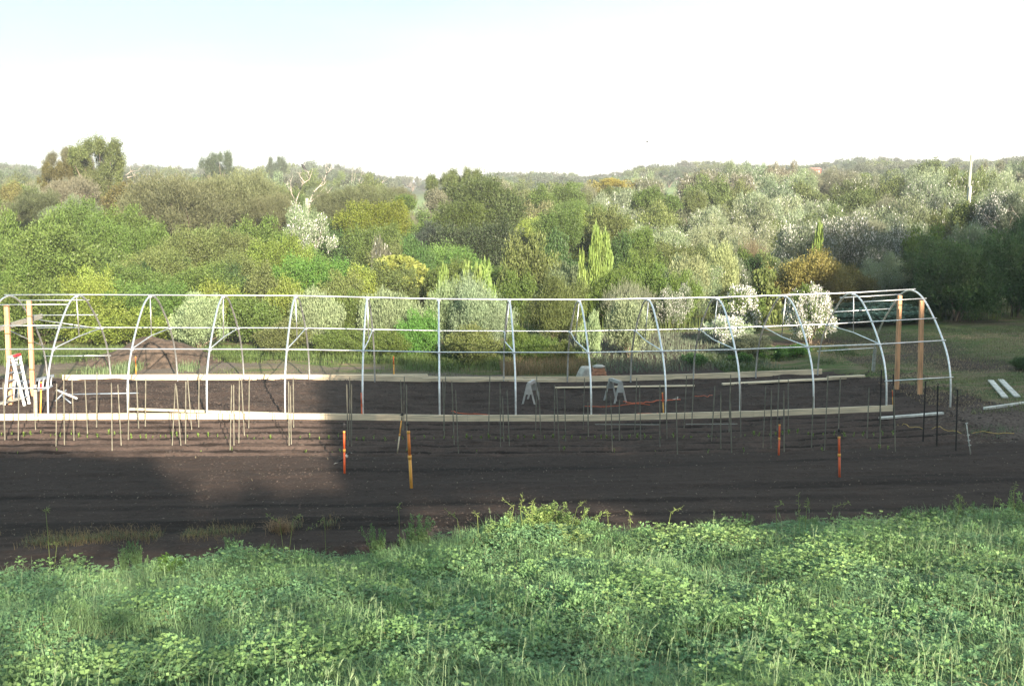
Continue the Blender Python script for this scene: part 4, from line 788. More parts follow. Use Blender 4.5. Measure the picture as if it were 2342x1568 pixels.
def trestle(feet, topc, label, flip):
    P = [G(f) for f in feet]; yb = sum(p.y for p in P)/len(P); t = at(*topc, yb); o = empty('trestle', (t.x, yb, P[0].z), label, 'trestle')
    def add(m, nm, mt='greyp'): q = m.build(nm, mt, None, bevel=.004, loc=o.location); q.location = (0, 0, 0); q.parent = o
    h = Vector((.12*flip, .32, 0)); ta = t-h*.8; tb = t+h*.8
    m = MB(); m.bar(ta, tb, .09, .09); add(m, 'top_beam')
    for e, s0 in ((ta, -1), (tb, 1)):
        for sx_ in (-1, 1):
            ft = Vector((e.x+sx_*.18, e.y+s0*.06, tz(e.x, e.y)-.03)); m = MB(); m.bar(ft, e+Vector((sx_*.03, 0, 0)), .05, .035, (0, 1, 0)); add(m, 'leg')
        u = Vector((0, s0*.02, 0)); z_ = e.z-.28; m = MB(); m.add([e+Vector((-.06, s0*.03, .02)), e+Vector((.06, s0*.03, .02)), Vector((e.x+.11, e.y+s0*.055, z_)), Vector((e.x-.11, e.y+s0*.055, z_)), e+Vector((-.06, s0*.045, .02)), e+Vector((.06, s0*.045, .02)), Vector((e.x+.11, e.y+s0*.07, z_)), Vector((e.x-.11, e.y+s0*.07, z_))], [(0, 1, 2, 3), (7, 6, 5, 4), (0, 4, 5, 1), (1, 5, 6, 2), (2, 6, 7, 3), (3, 7, 4, 0)]); add(m, 'end_panel')
trestle([cA(1340, 575), cA(1478, 570)], cA(1390, 345), 'grey folding trestle on the soil, left one of two', 1)
trestle([cB(160, 565), cB(345, 570)], cB(248, 325), 'grey folding trestle on the soil, right one by the orange hose', -1)
def cross():
    c_ = G(cL(885, 620), .25); o = empty('pipe_jack', c_, 'grey crossed metal bars with one long thin pipe, on the soil at left', 'metal stand')
    E_ = [((cL(785, 690), .02), (cL(940, 530), .45), .022, 'leg', 'bluealu'), ((cL(800, 530), .45), (cL(1095, 655), .1), .03, 'leg', 'alu'), ((cL(870, 610), .3), (cL(1010, 720), .0), .02, 'leg', 'bluealu'), ((cL(930, 595), .25), (cL(1960, 575), .12), .018, 'long_pipe', 'bluealu')]
    for (p, dz), (q_, dz2), r, nm, mt in E_:
        a = at(*p, c_.y+(-.15 if dz < .1 else .1)); b = at(*q_, c_.y+(.1 if dz2 > .2 else -.1)); m = MB(); m.tube([a, b], r, 8); q = m.build(nm, mt, None, True, loc=c_); q.location = (0, 0, 0); q.parent = o
cross()
# stacked bricks and stones by the far baseboard
def blocks():
    base = G(cA(2165, 300)); o = empty('brick_pile', base, 'small stack of terracotta bricks topped by a flat stone', 'bricks')
    for k in range(3):
        m = MB(); m.bar(base+Vector((-.26+.03*k, .1, .06+.11*k)), base+Vector((.27-.04*k, .12, .06+.11*k)), .3, .10); q = m.build('brick_course', 'brick', None, bevel=.012, loc=base); q.location = (0, 0, 0); q.parent = o
    m = MB(); m.tube([base+Vector((0, .1, .34)), base+Vector((0, .1, .39)), base+Vector((0, .1, .43))], [.16, .22, .12], 9); q = m.build('cap_stone', 'stone', None, True, loc=base); q.location = (0, 0, 0); q.parent = o
    base = G(cA(2010, 298)); m = MB(); m.tube([base+Vector((-.05, .15, -.05)), base+Vector((0, .15, .12)), base+Vector((.05, .15, .32)), base+Vector((.05, .15, .37))], [.27, .26, .2, .12], 7); tag(m.build('pale_boulder', 'stone', None, False, bevel=.02, loc=base), 'pale block of stone left of the brick stack', 'stone')
blocks()
# soil mound
def mound():
    c_ = G(cL(0, 0)); c0 = G(c1(1330, 775)); cx, cy = c0.x, c0.y+2.2
    n = 70; gx_, gy_ = np.meshgrid(np.linspace(-1.12, 1.12, n), np.linspace(-1.12, 1.12, n)); r = np.sqrt(gx_**2+gy_**2)
    hgt = .85*(1-ss(r*.98))**1.0*(.9+.25*vn(gx_*2+5, gy_*2+5))+.22*np.exp(-((gx_+.25)**2+gy_**2)/.03)
    rx, ry = 2.35, 1.8; X = cx+gx_*rx; Y = cy+gy_*ry; X = X+np.where(gx_ < -.2, (gx_+.2)*1.2, 0)
    Z = terrain(X, Y)+hgt+.05*vn(X*4, Y*4)*(hgt > .05)+.03*vn(X*11, Y*11)*(hgt > .05)-.03
    idx = np.arange(n*n).reshape(n, n); F = np.stack([idx[:-1, :-1], idx[:-1, 1:], idx[1:, 1:], idx[1:, :-1]], -1).reshape(-1, 4)
    V = np.stack([X-cx, Y-cy, Z], -1).reshape(-1, 3); me = npmesh('soil_mound', V, [F], [M['soilheap']], smooth=True)
    o = bpy.data.objects.new('soil_mound', me); col.objects.link(o); o.location = (cx, cy, 0); tag(o, 'large rounded mound of brown soil behind the left of the greenhouse', 'soil heap')
mound()

# ------------------------------------------------------------------ bird
def magpie():
    p = G((784, 1066)); s = .30; o = empty('magpie_lark', p, 'black and white bird walking on the soil behind the orange riser', 'bird')
    ax = [(-.62, .13, .012), (-.45, .20, .028), (-.25, .30, .05), (-.05, .40, .10), (.13, .54, .125), (.26, .68, .11), (.34, .82, .075), (.40, .91, .07), (.47, .96, .078), (.54, .96, .052), (.58, .95, .022), (.68, .93, .006)]
    m = MB(); m.tube([(p.x+a*s*1.05, p.y, p.z+b*s+.02) for a, b, r in ax], [r*s*1.15 for a, b, r in ax], 14)
    me_o = m.build('body', ['black', 'white'], None, True, loc=p); me = me_o.data
    for f in me.polygons:
        c_ = f.center/s
        f.material_index = 1 if (.20 < c_.x < .42 and c_.z > .62 and c_.z < .92) or c_.x > .60 or (c_.x < -.15 and c_.z < .24+(c_.x+.62)*.3) or (c_.z < .40 and -.15 < c_.x < .2) else 0
    me_o.location = (0, 0, 0); me_o.parent = o
    for sgn in (-1, 1):
        w0 = MB(); vs = [(.34, .66), (.12, .62), (-.2, .42), (-.42, .26), (-.1, .32), (.2, .44)]
        y0 = p.y+sgn*.115*s; w0.add([(p.x+a*s, y0*1+0*sgn, p.z+b*s+.02) for a, b in vs]+[(p.x+a*s*.97, y0+sgn*.02*s, p.z+b*s+.02) for a, b in vs], [tuple(range(6)), tuple(range(11, 5, -1))]+[(i, (i+1) % 6, 6+(i+1) % 6, 6+i) for i in range(6)])
        w0.m = [0]*len(w0.f); q = w0.build('wing', 'black', None, True, loc=p); q.location = (0, 0, 0); q.parent = o
        m = MB(); lx = .05*sgn*s; m.tube([(p.x+.08*s+lx, p.y+sgn*.05*s, p.z+.4*s), (p.x+.03*s+lx*1.5, p.y+sgn*.05*s, p.z+.18*s), (p.x+.1*s+lx*2.2, p.y+sgn*.05*s, p.z)], [.03*s, .014*s, .012*s], 6)
        for a in (-.5, 0, .5): m.tube([(p.x+.1*s+lx*2.2, p.y+sgn*.05*s, p.z+.004), (p.x+.2*s+lx*2.2, p.y+sgn*.05*s+a*.1*s, p.z+.002)], .008*s, 5)
        q = m.build('leg', 'black', None, True, loc=p); q.location = (0, 0, 0); q.parent = o
magpie()

# ------------------------------------------------------------------ seedlings
def seedlings():
    rs = np.random.RandomState(4); metas = []
    for v in range(4):
        n = 9+v*2; ang = rs.uniform(0, 6.28, n); el = rs.uniform(.25, 1.3, n); D = np.stack([np.cos(ang)*np.cos(el), np.sin(ang)*np.cos(el), np.sin(el)], 1); P = np.zeros((n, 3)); P[:, 2] = rs.uniform(.2, .8, n); N = D*0+np.array([0, 0, 1])
        V = leaves(rs, P, D, N, rs.uniform(.45, .8, n), rs.uniform(.25, .36, n)); S_ = leaves(rs, np.zeros((3, 3)), np.array([[0, 0, 1.], [.1, 0, 1], [0, .12, 1]]), np.array([[1., 0, 0], [0, 1, 0], [1, 1, 0]]), .9, .07)
        V = np.concatenate([V, S_]); n2 = n+3; metas.append(npmesh('seedling', V, [np.arange(4*n2).reshape(n2, 4)], [M['grass']], rs.uniform(.3, 1, (n2, 2))))
    L_ = []; x = 4.
    while x < 2050:
        L_.append((x, np.interp(x, [0, 300, 1000, 1900, 2060], [1092, 1093, 1098, 1093, 1088])*.9368*1.0-26+rnd.uniform(-2, 2), rnd.uniform(.05, .11))); x += rnd.uniform(11, 27)
    for x in (40, 130, 460, 530, 700, 760, 778, 930, 1090, 1290, 1405, 1500, 1620, 1700, 1880, 1990, 2030, 2010): L_.append((x, 1032+rnd.uniform(-3, 3), rnd.uniform(.05, .09)))
    L_.sort(); c_ = {}
    for x, y, h in L_:
        p = G((x, y)); bay = min(13, int(np.searchsorted(HX, p.x))); p.z = float(terrain(p.x, p.y)); c_[bay] = c_.get(bay, 0)+1; k = c_[bay]
        o = bpy.data.objects.new('seedling', metas[rnd.randint(0, 3)]); col.objects.link(o); o.location = p; o.rotation_euler = (0, 0, rnd.uniform(0, 6)); o.scale = (h, h, h*1.15); o.color = (.20, .29, .07, 1)
        tag(o, 'small green seedling, %s from left before the %s' % (('one', 'two', 'three', 'four', 'five', 'six', 'seven', 'eight', 'nine', 'ten', 'eleven', 'twelve', 'thirteen', 'fourteen', 'fifteen', 'sixteen')[min(k-1, 15)], BAY[bay]), 'seedling', 'row of seedlings')
seedlings()

# ------------------------------------------------------------------ ground cover
def cover(name, n, xf, mat, kind, rs, Lr, Wr, c, label=None, lean=.5, zoff=0.):
    """n blades (kind blade) or three-leaf sprigs (kind clover) at xf() points"""
    X, Y = xf(rs, n); n = len(X); Z = terrain(X, Y)+zoff; P = np.stack([X, Y, Z], 1)
    if kind == 'blade':
        az = rs.uniform(0, 6.28, n); ln = rs.uniform(.05, lean, n)*1.2; L_ = rs.uniform(*Lr, n); W_ = rs.uniform(*Wr, n)
        h = np.stack([np.cos(az), np.sin(az), 0*az], 1); s_ = np.stack([-np.sin(az), np.cos(az), 0*az], 1)
        p1 = P+h*(ln*L_*.3)[:, None]+np.array([0, 0, 1])*(L_*.55)[:, None]; p2 = P+h*(ln*L_*1.0)[:, None]+np.array([0, 0, 1])*(L_*(1-.35*ln))[:, None]
        w2 = (W_/2)[:, None]*s_; V = np.stack([P-w2, P+w2, p1+w2*.8, p1-w2*.8, p2], 1).reshape(-1, 3); b0 = np.arange(n)[:, None]*5
        Q = b0+np.array([[0, 1, 2, 3]]); T = b0+np.array([[3, 2, 4]]); tnt = np.stack([rs.uniform(0, 1, n), np.clip(.5+.9*vn(X*.9, Y*.9)+rs.uniform(-.3, .3, n), 0, 1)], 1)
        me = npmesh(name, V, [Q, T], [mat], np.concatenate([tnt, tnt]))
    else:
        h = rs.uniform(*Lr, n)*(1+.8*vn(X*1.2+3, Y*1.2)); P = P+np.stack([rs.normal(0, .03, n), rs.normal(0, .03, n), h], 1); az = rs.uniform(0, 6.28, n); Vs = []; tl = rs.normal(0, .55, (n, 3)); tl[:, 2] = 1.2
        W_ = rs.uniform(*Wr, n)
        for k in range(3):
            a = az+k*2.09; D = np.stack([np.cos(a), np.sin(a), .25+0*a+rs.uniform(-.3, .5, n)], 1); Vs.append(leaves(rs, P, D, tl, W_, W_*.85, .1).reshape(n, 4, 3))
        V = np.concatenate(Vs, 1).reshape(-1, 3); tnt = np.stack([rs.uniform(0, 1, n), np.clip(.5+.9*vn(X*.7+20, Y*.7)+rs.uniform(-.3, .3, n), 0, 1)], 1)
        me = npmesh(name, V, [np.arange(12*n).reshape(3*n, 4)], [mat], np.repeat(tnt, 3, 0))
    o = bpy.data.objects.new(name, me); col.objects.link(o); o.color = (*c, 1); tag(o, kind='stuff'); 
    if label: o['label'] = label
    return o
def bank(y0=7.0, edge=.05, dens=None):
    def f(rs, n):
        Y = np.sqrt(rs.uniform(y0**2, 18.2**2, n*2)); X = Y*rs.uniform(-.60, .76, n*2); ye = ye_of(X)+.35*vn(X*.5+9, X*0+3); k = (Y < ye+edge+.25*vn(X*3, X*0+9))
        if dens is not None: k &= dens(X, Y) > rs.uniform(0, 1, n*2)
        X = X[k][:n]; Y = Y[k][:n]; return X, Y
    return f
rs_ = np.random.RandomState(21)
patch = lambda X, Y: np.clip(.75+1.6*vn(X*.8+50, Y*.8+50)+.8*vn(X*2.3, Y*2.3), .04, 1)
patch2 = lambda X, Y: np.clip(.55-1.6*vn(X*.8+50, Y*.8+50)+.8*vn(X*2.1+7, Y*2.1), .08, 1)
cover('grass', 215000, bank(), M['grass'], 'blade', rs_, (.06, .24), (.005, .011), (.15, .255, .115), lean=1.0)
cover('grass', 76000, bank(dens=patch2), M['grass'], 'blade', rs_, (.18, .40), (.006, .013), (.18, .29, .13), lean=.9)
cover('dry_grass', 42000, bank(dens=lambda X, Y: np.clip(.25+.5*(X > 3)+1.5*vn(X*1.1+8, Y*1.1), 0, 1)), M['grass'], 'blade', rs_, (.08, .30), (.005, .010), (.33, .28, .15), lean=1.4)
cover('clover', 150000, bank(dens=patch), M['grass'], 'clover', rs_, (.05, .22), (.024, .046), (.155, .28, .13))
cover('clover', 34000, bank(dens=lambda X, Y: np.clip(-.2+2.2*vn(X*.9+31, Y*1.1+3)+.25*(X > 1.5), 0, 1)), M['grass'], 'clover', rs_, (.18, .36), (.030, .052), (.23, .36, .13))
def clumps(nc):
    rs = np.random.RandomState(77); X, Y = bank(7.4, -.05)(rs, nc); nc = len(X); V = []; T = []
    for i in range(nc):
        n = rs.randint(160, 520); r = rs.uniform(.10, .28); hh = rs.uniform(.14, .34); q = rdir(rs, n); q[:, 2] = np.abs(q[:, 2]); f = rs.uniform(.55, 1.05, (n, 1)); P = q*f*np.array([r, r, hh]); x = X[i]+P[:, 0]; y = Y[i]+P[:, 1]; z = terrain(x, y, True)+P[:, 2]+.03
        D = q*.8+rdir(rs, n)*.6+np.array([0, 0, .3]); N = rdir(rs, n)*.6+q*.4+np.array([0, 0, .9]); L_ = rs.uniform(.024, .05, n); V.append(leaves(rs, np.stack([x, y, z], 1), D, N, L_, L_*.62, .12)); c_ = rs.uniform(0, 1); T.append(np.stack([np.clip(c_*.5+rs.uniform(0, .6, n), 0, 1), np.clip(c_*.6+rs.uniform(0, .4, n), 0, 1)], 1))
    V = np.concatenate(V); T = np.concatenate(T); n = len(T); me = npmesh('clover', V, [np.arange(4*n).reshape(n, 4)], [M['grass']], T); o = bpy.data.objects.new('clover', me); col.objects.link(o); o.color = (.175, .30, .13, 1); tag(o, kind='stuff')
clumps(540)
# barley heads: flat bristly ears on thin stalks
def ears(n):
    rs = np.random.RandomState(8); X, Y = bank(7.2, 0, lambda X, Y: np.clip(.25+1.6*vn(X*.7+60, Y*.7)-(Y-11)*.07, .01, 1))(rs, n); n = len(X); Z = terrain(X, Y); hh = rs.uniform(.26, .46, n); az = rs.uniform(-.6, 2.2, n); ln = rs.uniform(.1, .6, n)
    h = np.stack([np.cos(az), np.sin(az)*.6, 0*az], 1); P = np.stack([X, Y, Z], 1); T = P+h*(hh*ln*.5)[:, None]; T[:, 2] += hh
    s_ = np.array([[.0016, 0, 0]]); V1 = np.stack([P-s_, P+s_, T+s_, T-s_], 1).reshape(-1, 3); Q = np.arange(4*n).reshape(n, 4)
    up = h*(ln*1.3)[:, None]+np.array([0, 0, 1]); up[:, 2] -= ln*.5; m = 14; Vs = [V1]
    for k in range(m):
        b = T+up*(.006*k); D = up+rs.normal(0, .22, (n, 3)); L_ = rs.uniform(.035, .06, n); Vs.append(leaves(rs, b, D, rdir(rs, n), L_, .0042, 0))
    V = np.concatenate(Vs); nq = len(V)//4; me = npmesh('barley_grass', V, [np.arange(4*nq).reshape(nq, 4)], [M['grass']], rs.uniform(.2, 1, (nq, 2)))
    o = bpy.data.objects.new('barley_grass', me); col.objects.link(o); o.color = (.30, .40, .22, 1); tag(o, kind='stuff')
ears(1700)
# taller weeds along the crest, each its own plant
def weedmesh(seed, n, leafl, spread):
    rs = np.random.RandomState(seed); Vs = []; k = 16
    for i in range(k):
        az = rs.uniform(0, 6.28); ln = rs.uniform(0, spread); hh = rs.uniform(.5, 1); tip = np.array([math.cos(az)*ln, math.sin(az)*ln, hh]); Vs.append(leaves(rs, np.zeros((1, 3)), tip[None], np.array([[math.sin(az), -math.cos(az), .2]]), np.linalg.norm(tip), .022, 0))
        q = n//k; t = rs.uniform(.25, 1.02, q); P = tip[None]*t[:, None]+rs.normal(0, .035, (q, 3)); D = rdir(rs, q)*1.0+np.array([0, 0, .35]); Vs.append(leaves(rs, P, D, rdir(rs, q)+np.array([0, 0, 1.2]), leafl*rs.uniform(.6, 1.3, q), leafl*.5))
    V = np.concatenate(Vs); nq = len(V)//4; return npmesh('clover_plant', V, [np.arange(4*nq).reshape(nq, 4)], [M['grass']], rs.uniform(0, 1, (nq, 2)))
WM = [weedmesh(1, 1800, .085, .7), weedmesh(2, 1400, .10, .6), weedmesh(3, 2200, .075, .9)]
def weed(x, ytop, wpx, Y, label, c=(.21, .31, .12), v=0, name='clover_plant', cat='weed'):
    t = at(x, ytop, Y); z = tz(t.x, Y); h = max(.15, t.z-z); wd = wpx*Y/FPX
    o = bpy.data.objects.new(name, WM[v]); col.objects.link(o); o.location = (t.x, Y, z-.02); o.scale = (wd/1.5, wd/1.5, h*.95); o.rotation_euler = (0, 0, rnd.uniform(0, 6)); o.color = (*c, 1); tag(o, label, cat, 'weeds on the crest of the grassy bank')
for i, a in enumerate([(945, 1172, 105, 16.3, 'upright pale clover clump left of the central mound', (.22, .33, .14), 0), (1250, 1138, 150, 16.7, 'largest bright clover clump at the top of the central mound', (.26, .36, .12), 0), (1320, 1165, 130, 16.6, 'bright clover clump on the right shoulder of the central mound', (.25, .35, .12), 2), (1190, 1175, 130, 16.4, 'leafy clover on the left shoulder of the central mound', (.22, .32, .11), 2), (1120, 1195, 120, 16.2, 'low clover spreading left of the central mound', (.2, .3, .12), 1), (1370, 1200, 90, 16.4, 'low clover at the right foot of the central mound', (.2, .3, .12), 1), (1260, 1205, 200, 15.8, 'wide bright clover in front of the central mound', (.26, .36, .13), 0),
  (1860, 1172, 80, 16.6, 'bright clover clump below a bent grass stalk, right half', (.24, .35, .13), 0), (1955, 1205, 90, 16.0, 'pale broad leaved weed right of the bright clump', (.26, .36, .15), 1), (1700, 1168, 60, 17.0, 'small round leaved weed standing on the crest at right', (.17, .27, .09), 0), (2230, 1150, 90, 17.2, 'green weed on the crest near the right edge', (.17, .27, .1), 2), (2320, 1120, 110, 16.8, 'tall bright weed at the right picture edge', (.26, .36, .14), 0), (2200, 1165, 110, 17.0, 'dark green weed on the crest left of the tall edge weed', (.14, .23, .08), 2), (2080, 1175, 90, 17.1, 'leafy weed on the crest between two pale clumps', (.16, .26, .1), 1), (1540, 1195, 110, 16.7, 'leafy green weed right of the central mound', (.16, .25, .09), 2), (1610, 1205, 90, 16.6, 'second leafy weed right of the central mound', (.17, .27, .1), 0),
  (375, 1262, 130, 15.2, 'dark green dock plant in the grass at left', (.08, .16, .03), 1), (315, 1225, 60, 16.0, 'upright weed with broad leaves at the left crest', (.15, .26, .11), 0), (535, 1218, 60, 16.2, 'small pale weed against the dark soil at left', (.16, .28, .12), 0), (280, 1240, 60, 15.9, 'low pale weed left of the upright crest weed', (.15, .26, .11), 1), (610, 1235, 55, 16.0, 'small weed right of the small pale one', (.15, .25, .1), 1), (170, 1262, 70, 15.8, 'low weed near the left edge of the crest', (.14, .24, .1), 2), (865, 1195, 70, 16.3, 'leafy weed left of the upright pale clump', (.15, .25, .1), 2), (1420, 1395, 200, 12.5, 'bright clover patch in the middle of the bank', (.22, .32, .12), 0), (1500, 1430, 160, 12.2, 'pale clover patch beside the bright middle patch', (.24, .34, .14), 2), (2160, 1440, 180, 12.0, 'bright clover clump low on the bank at right', (.22, .32, .1), 1), (1990, 1500, 200, 11.2, 'yellow green clover clump at the lower right', (.22, .31, .1), 2)]):
    weed(*a[:5], c=a[5], v=a[6])
# tall flowering grass stalks that cross the dark soil
def stalk(pts, Y, label, seedh=True, c=(.24, .30, .10), r=.004):
    P = [at(*p, Y) for p in pts]; P[0].z = min(P[0].z, tz(P[0].x, Y)+.02); rs = np.random.RandomState(int(pts[0][0])); m = MB(); m.tube(P, [r]*(len(P)-1)+[r*.4], 5)
    V = [Vector(v) for v in m.v]; base = P[0]; n = 16 if seedh else 5; k0 = len(P)-2
    Q = []
    for i in range(n):
        t = rs.uniform(0 if seedh else -1.2, 1); seg = P[k0].lerp(P[k0+1], t) if t > 0 else P[k0].lerp(P[k0-1], -t*.8)
        q = leaves(rs, np.array([seg]), np.array([[rs.uniform(-.8, .8), rs.uniform(-.3, .3), rs.uniform(-.6, .8)]]), rdir(rs, 1), (.06 if seedh else .16)*rs.uniform(.7, 1.3), .010)
        m.add([tuple(v) for v in q], [(0, 1, 2, 3)])
    me = bpy.data.meshes.new('grass_stalk'); me.from_pydata([tuple(Vector(v)-base) for v in m.v], [], m.f); me.materials.append(M['grass']); at_ = me.attributes.new('tint', 'FLOAT_COLOR', 'FACE')
    for d_ in at_.data: d_.color = (rs.uniform(.3, .9), rs.uniform(.3, .8), 0, 1)
    o = bpy.data.objects.new('grass_stalk', me); col.objects.link(o); o.location = base; o.color = (*c, 1); tag(o, label, 'grass stalk', 'tall grass stalks on the crest')
for a in [([(1200, 1230), (1190, 1170), (1196, 1130)], 'tallest straw stalk on the central mound'), ([(1160, 1230), (1175, 1160), (1150, 1140)], 'left leaning stalk on the central mound'), ([(1225, 1220), (1215, 1160), (1222, 1140)], 'second straw stalk on the central mound'), ([(1060, 1215), (1045, 1185), (1020, 1165)], 'left leaning oat stalk left of the central mound'), ([(1095, 1215), (1092, 1180), (1082, 1165)], 'short stalk left of the central mound'), ([(1300, 1200), (1320, 1160), (1335, 1148)], 'right leaning stalk on the right of the mound'), ([(1440, 1240), (1442, 1190), (1438, 1168)], 'thin stalk in the gap right of the mound'), ([(1395, 1215), (1390, 1180), (1385, 1165)], 'thin grassy stalk at the right foot of the mound'), ([(1520, 1200), (1535, 1170), (1562, 1158)], 'arching oat stalk against the dark soil'), ([(1826, 1290), (1828, 1200), (1826, 1130)], 'tall straight pale stalk right of centre'), ([(1842, 1180), (1845, 1160), (1850, 1142)], 'short stalk beside the tall straight one'), ([(1890, 1200), (1905, 1158), (1945, 1148)], 'arching oat stalk right of the tall straight one'), ([(1780, 1190), (1775, 1160), (1790, 1150)], 'oat stalk left of the tall straight one'), ([(2192, 1170), (2195, 1135), (2212, 1160)], 'bent brown dry stalk near the right end'), ([(2180, 1175), (2200, 1140), (2190, 1135)], 'thin brown stalk beside the bent one'), ([(2325, 1160), (2318, 1125), (2322, 1105)], 'tall grass stalk at the right picture edge'), ([(2268, 1160), (2275, 1138), (2288, 1150)], 'bent green blade near the right edge'), ([(745, 1225), (742, 1182), (705, 1210)], 'bent green blade left of the upright clover'), ([(120, 1300), (130, 1245), (105, 1240)], 'bent blade at the left end of the crest'), ([(115, 1290), (105, 1170), (108, 1160)], 'thin dark stalk against the soil at the far left'), ([(915, 1200), (912, 1165), (913, 1150)], 'dark thin stalk above the upright clover'), ([(650, 1210), (640, 1195), (610, 1175)], 'straw blade of the dry tuft, leaning left'), ([(655, 1210), (670, 1190), (690, 1178)], 'straw blade of the dry tuft, leaning right')]:
    stalk(a[0], 16.2 if a[0][0][0] > 700 else 15.9, a[1])
# dry grass along the soil edge, leeks, rough grass
def strip(xs, ys, sd):
    def f(rs, n):
        q = rs.uniform(0, 1, n); X = np.interp(q, np.linspace(0, 1, len(xs)), xs)+rs.normal(0, sd, n); Y = np.interp(q, np.linspace(0, 1, len(ys)), ys)+rs.normal(0, sd, n); k = vn(X*2.5+3, X*0+1)+rs.uniform(-.25, .15, n) > .0; return X[k], Y[k]
    return f
gl = [G(p) for p in ((0, 1243), (120, 1240), (250, 1232), (420, 1225), (600, 1215), (760, 1200))]
cover('dry_grass', 3000, strip([p.x for p in gl], [p.y for p in gl], .24), M['grass'], 'blade', rs_, (.05, .16), (.004, .008), (.26, .19, .09), lean=1.4)
cover('grass', 2500, strip([p.x for p in gl], [p.y for p in gl], .10), M['grass'], 'blade', rs_, (.05, .13), (.004, .008), (.16, .20, .09), lean=1.0)
tf = G((640, 1218)); cover('dry_grass', 260, lambda rs, n: (tf.x+rs.normal(0, .10, n), tf.y+rs.normal(0, .07, n)), M['grass'], 'blade', rs_, (.14, .34), (.005, .009), (.32, .22, .12), lean=1.1)
def area(x0, x1, y0, y1, dens=None):
    def f(rs, n):
        X = rs.uniform(x0, x1, n); Y = rs.uniform(y0, y1, n); k = np.ones(n, bool) if dens is None else dens(X, Y) > rs.uniform(0, 1, n); return X[k], Y[k]
    return f
cover('rough_grass', 60000, area(-18, 5.2, 35.4, 40, lambda X, Y: np.clip((Y-36.2+(X+2)*.25*(X > -6))*.9+1.5*vn(X*.8, Y*.9), 0, 1)), M['grass'], 'blade', rs_, (.10, .34), (.010, .02), (.13, .19, .06), lean=.8)
cover('rough_grass', 16000, area(-18, 4.2, 34.2, 37, lambda X, Y: np.clip(1.6*vn(X*.9+4, Y*1.3+4)+.02, 0, 1)), M['grass'], 'blade', rs_, (.05, .14), (.008, .015), (.13, .17, .07), lean=1.)
cover('rough_grass', 70000, area(13.8, 25, 27.2, 42, lambda X, Y: np.clip(.25+1.8*vn(X*.5+14, Y*.7+4), 0, 1)), M['grass'], 'blade', rs_, (.04, .12), (.008, .016), (.17, .19, .085), lean=1.3)
cover('dry_grass', 36000, area(13.2, 25, 26.5, 42, lambda X, Y: np.clip(.25-1.8*vn(X*.5+14, Y*.7+4), 0, 1)), M['grass'], 'blade', rs_, (.03, .10), (.008, .016), (.33, .26, .16), lean=1.3)
cover('rough_grass', 14000, area(12.6, 20, 23.9, 26.3, lambda X, Y: np.clip(.1+1.8*vn(X*.6+3, Y*.9+14)+(X-15)*.12, 0, 1)), M['grass'], 'blade', rs_, (.04, .12), (.006, .012), (.13, .19, .10), lean=1.2)
cover('dry_grass', 2600, area(2.0, 5.0, 34.9, 36.6), M['grass'], 'blade', rs_, (.2, .6), (.006, .012), (.30, .22, .12), lean=.9)
cover('rough_grass', 30000, area(9.2, 14.5, 34.4, 38.5, lambda X, Y: np.clip(.3+1.6*vn(X*.7+1, Y*.7), 0, 1)), M['grass'], 'blade', rs_, (.05, .16), (.008, .016), (.08, .13, .04), lean=1.)
cover('weed_clumps', 4500, area(-11.8, -7.8, 34.6, 36.0, lambda X, Y: np.clip(2.2*vn(X*1.1+2, Y*1.1)+.1, 0, 1)), M['grass'], 'blade', rs_, (.15, .42), (.012, .03), (.17, .24, .12), lean=.7)
def rowsf(rs, n):
    r = rs.randint(0, 24, n); X = 4.9+rs.uniform(0, 6.3, n); X = np.round(X/.17)*.17+rs.normal(0, .02, n); return X, 35.3+r*.36+rs.normal(0, .02, n)
cover('leek_rows', 7000, rowsf, M['grass'], 'blade', rs_, (.14, .26), (.010, .018), (.19, .23, .16), lean=.55)
def cab(rs, n):
    r = rs.randint(0, 5, n); X = 15.2+rs.uniform(0, 4.6, n); X = np.round(X/.42)*.42+rs.normal(0, .12, n); return X, 43.5+r*1.0+rs.normal(0, .14, n)
cover('cabbage_rows', 9000, cab, M['grass'], 'clover', rs_, (.15, .45), (.09, .18), (.17, .26, .20))
cover('undergrowth', 60000, area(-24, 26, 44, 75, lambda X, Y: np.clip(.5+1.2*vn(X*.3, Y*.3), 0, 1)), M['grass'], 'blade', rs_, (.3, 1.0), (.02, .04), (.12, .16, .05), lean=.9)
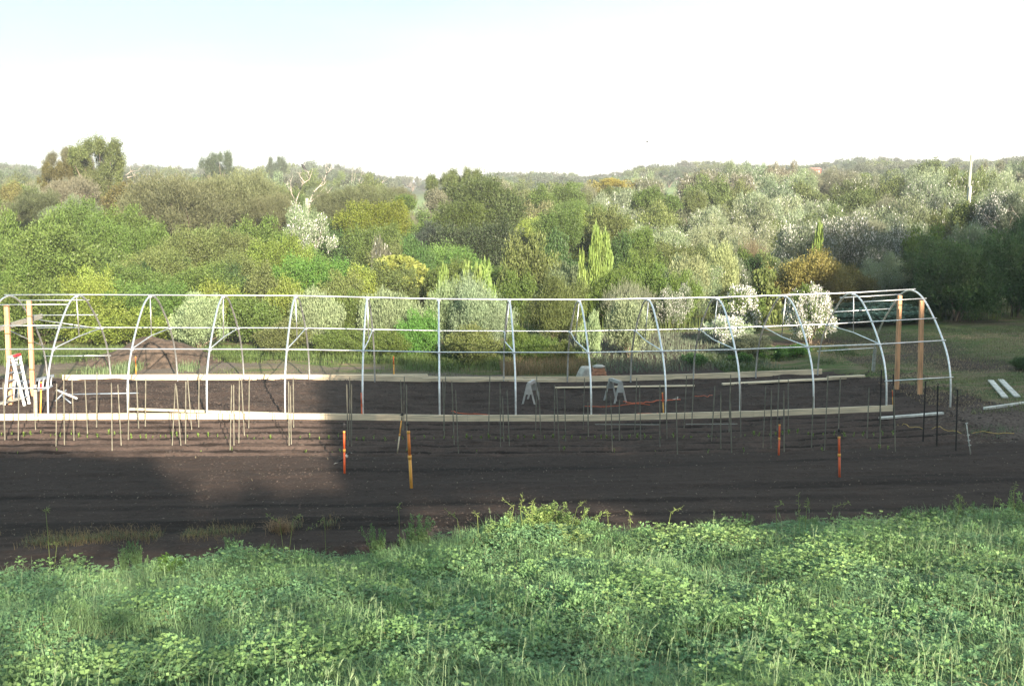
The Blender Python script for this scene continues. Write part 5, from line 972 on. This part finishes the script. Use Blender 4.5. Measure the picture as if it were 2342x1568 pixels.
# chips and clods lying on the soil
def clods():
    rs = np.random.RandomState(31); n = 3200; X = rs.uniform(-14, 18, n); Y = rs.uniform(17.6, 24.4, n); Z = terrain(X, Y)+.004; D = rdir(rs, n); D[:, 2] *= .2; L_ = .012+.075*rs.uniform(0, 1, n)**3
    V = leaves(rs, np.stack([X, Y, Z], 1), D, np.array([[0, 0, 1.]])+0*D, L_, L_*.35, .2); me = npmesh('plant_litter', V, [np.arange(4*n).reshape(n, 4)], [M['grass']], rs.uniform(0, 1, (n, 2)))
    o = bpy.data.objects.new('plant_litter', me); col.objects.link(o); o.color = (.20, .17, .12, 1); tag(o, kind='stuff')
    n = 26000; X = rs.uniform(-14.5, 15, n); Y = np.where(rs.uniform(0, 1, n) < .5, rs.uniform(18.2, 28.1, n), rs.uniform(28.4, 33.7, n)); s = rs.uniform(.008, .03, n)*(1+.5*(Y > 24.4)); Z = terrain(X, Y)
    B = np.array([[1, 0, 0], [0, 1, 0], [-1, 0, 0], [0, -1, 0], [0, 0, .9]]); V = B[None]*s[:, None, None]*rs.uniform(.6, 1.3, (n, 5, 1)); a = rs.uniform(0, 6.28, n); ca, sa = np.cos(a)[:, None], np.sin(a)[:, None]
    V = np.stack([V[:, :, 0]*ca-V[:, :, 1]*sa+X[:, None], V[:, :, 0]*sa+V[:, :, 1]*ca+Y[:, None], V[:, :, 2]+Z[:, None]], -1).reshape(-1, 3); b0 = np.arange(n)[:, None]*5
    F = np.concatenate([b0+np.array([[0, 1, 4]]), b0+np.array([[1, 2, 4]]), b0+np.array([[2, 3, 4]]), b0+np.array([[3, 0, 4]])]); me = npmesh('soil_clods', V, [F], [pmat('clod', (.062, .045, .037), 1, noise=.4, scale=3)])
    o = bpy.data.objects.new('soil_clods', me); col.objects.link(o); tag(o, kind='stuff')
clods()

# ------------------------------------------------------------------ haze
def haze():
    m, n, out = newmat('haze'); v = n.nodes.new('ShaderNodeVolumePrincipled'); v.inputs['Color'].default_value = (.93, .96, 1, 1); v.inputs['Density'].default_value = .0007; v.inputs['Anisotropy'].default_value = 0
    n.links.new(v.outputs[0], out.inputs[1])
    b = MB(); a, z0, z1 = 1600, -30, 60; b.add([(-a, -a, z0), (a, -a, z0), (a, a, z0), (-a, a, z0), (-a, -a, z1), (a, -a, z1), (a, a, z1), (-a, a, z1)], [(0, 3, 2, 1), (4, 5, 6, 7), (0, 1, 5, 4), (1, 2, 6, 5), (2, 3, 7, 6), (3, 0, 4, 7)])
    o = b.build('haze', m); tag(o, kind='stuff')
haze()
# ------------------------------------------------------------------ give the sloped plants their final labels
def finish_labels():
    S_ = {}
    for o in col.objects:
        l = o.get('label')
        if isinstance(l, str) and l.startswith('@'):
            look, z, x = l[1:].split('|'); S_.setdefault((look, z), []).append((float(x), o))
    ORD = ['first', 'second', 'third', 'fourth', 'fifth', 'sixth', 'seventh', 'eighth', 'ninth', 'tenth', 'eleventh', 'twelfth']
    for (look, z), L_ in S_.items():
        L_.sort(key=lambda a: a[0]); ws = look.split()
        ds = {'close': 'just behind the garden', 'low': 'low on the slope', 'slope': '%s slope' % (ws[-2] if ws[-1] == 'slope' else ''), 'distant': 'near the top', 'far': 'far rise', 'skyline': 'on the skyline'}
        core = ' '.join(ws[:-2] if ws[-1] == 'slope' else ws[:-1]); where = ds[ws[-1]]
        zz_ = 'above the '+z if 'edge' not in z else 'at the '+z
        for i, (_, o) in enumerate(L_):
            pre = '' if len(L_) == 1 else ORD[min(i, 11)]+' from left, '
            o['label'] = (pre+core+' '+where+' '+zz_)
finish_labels()
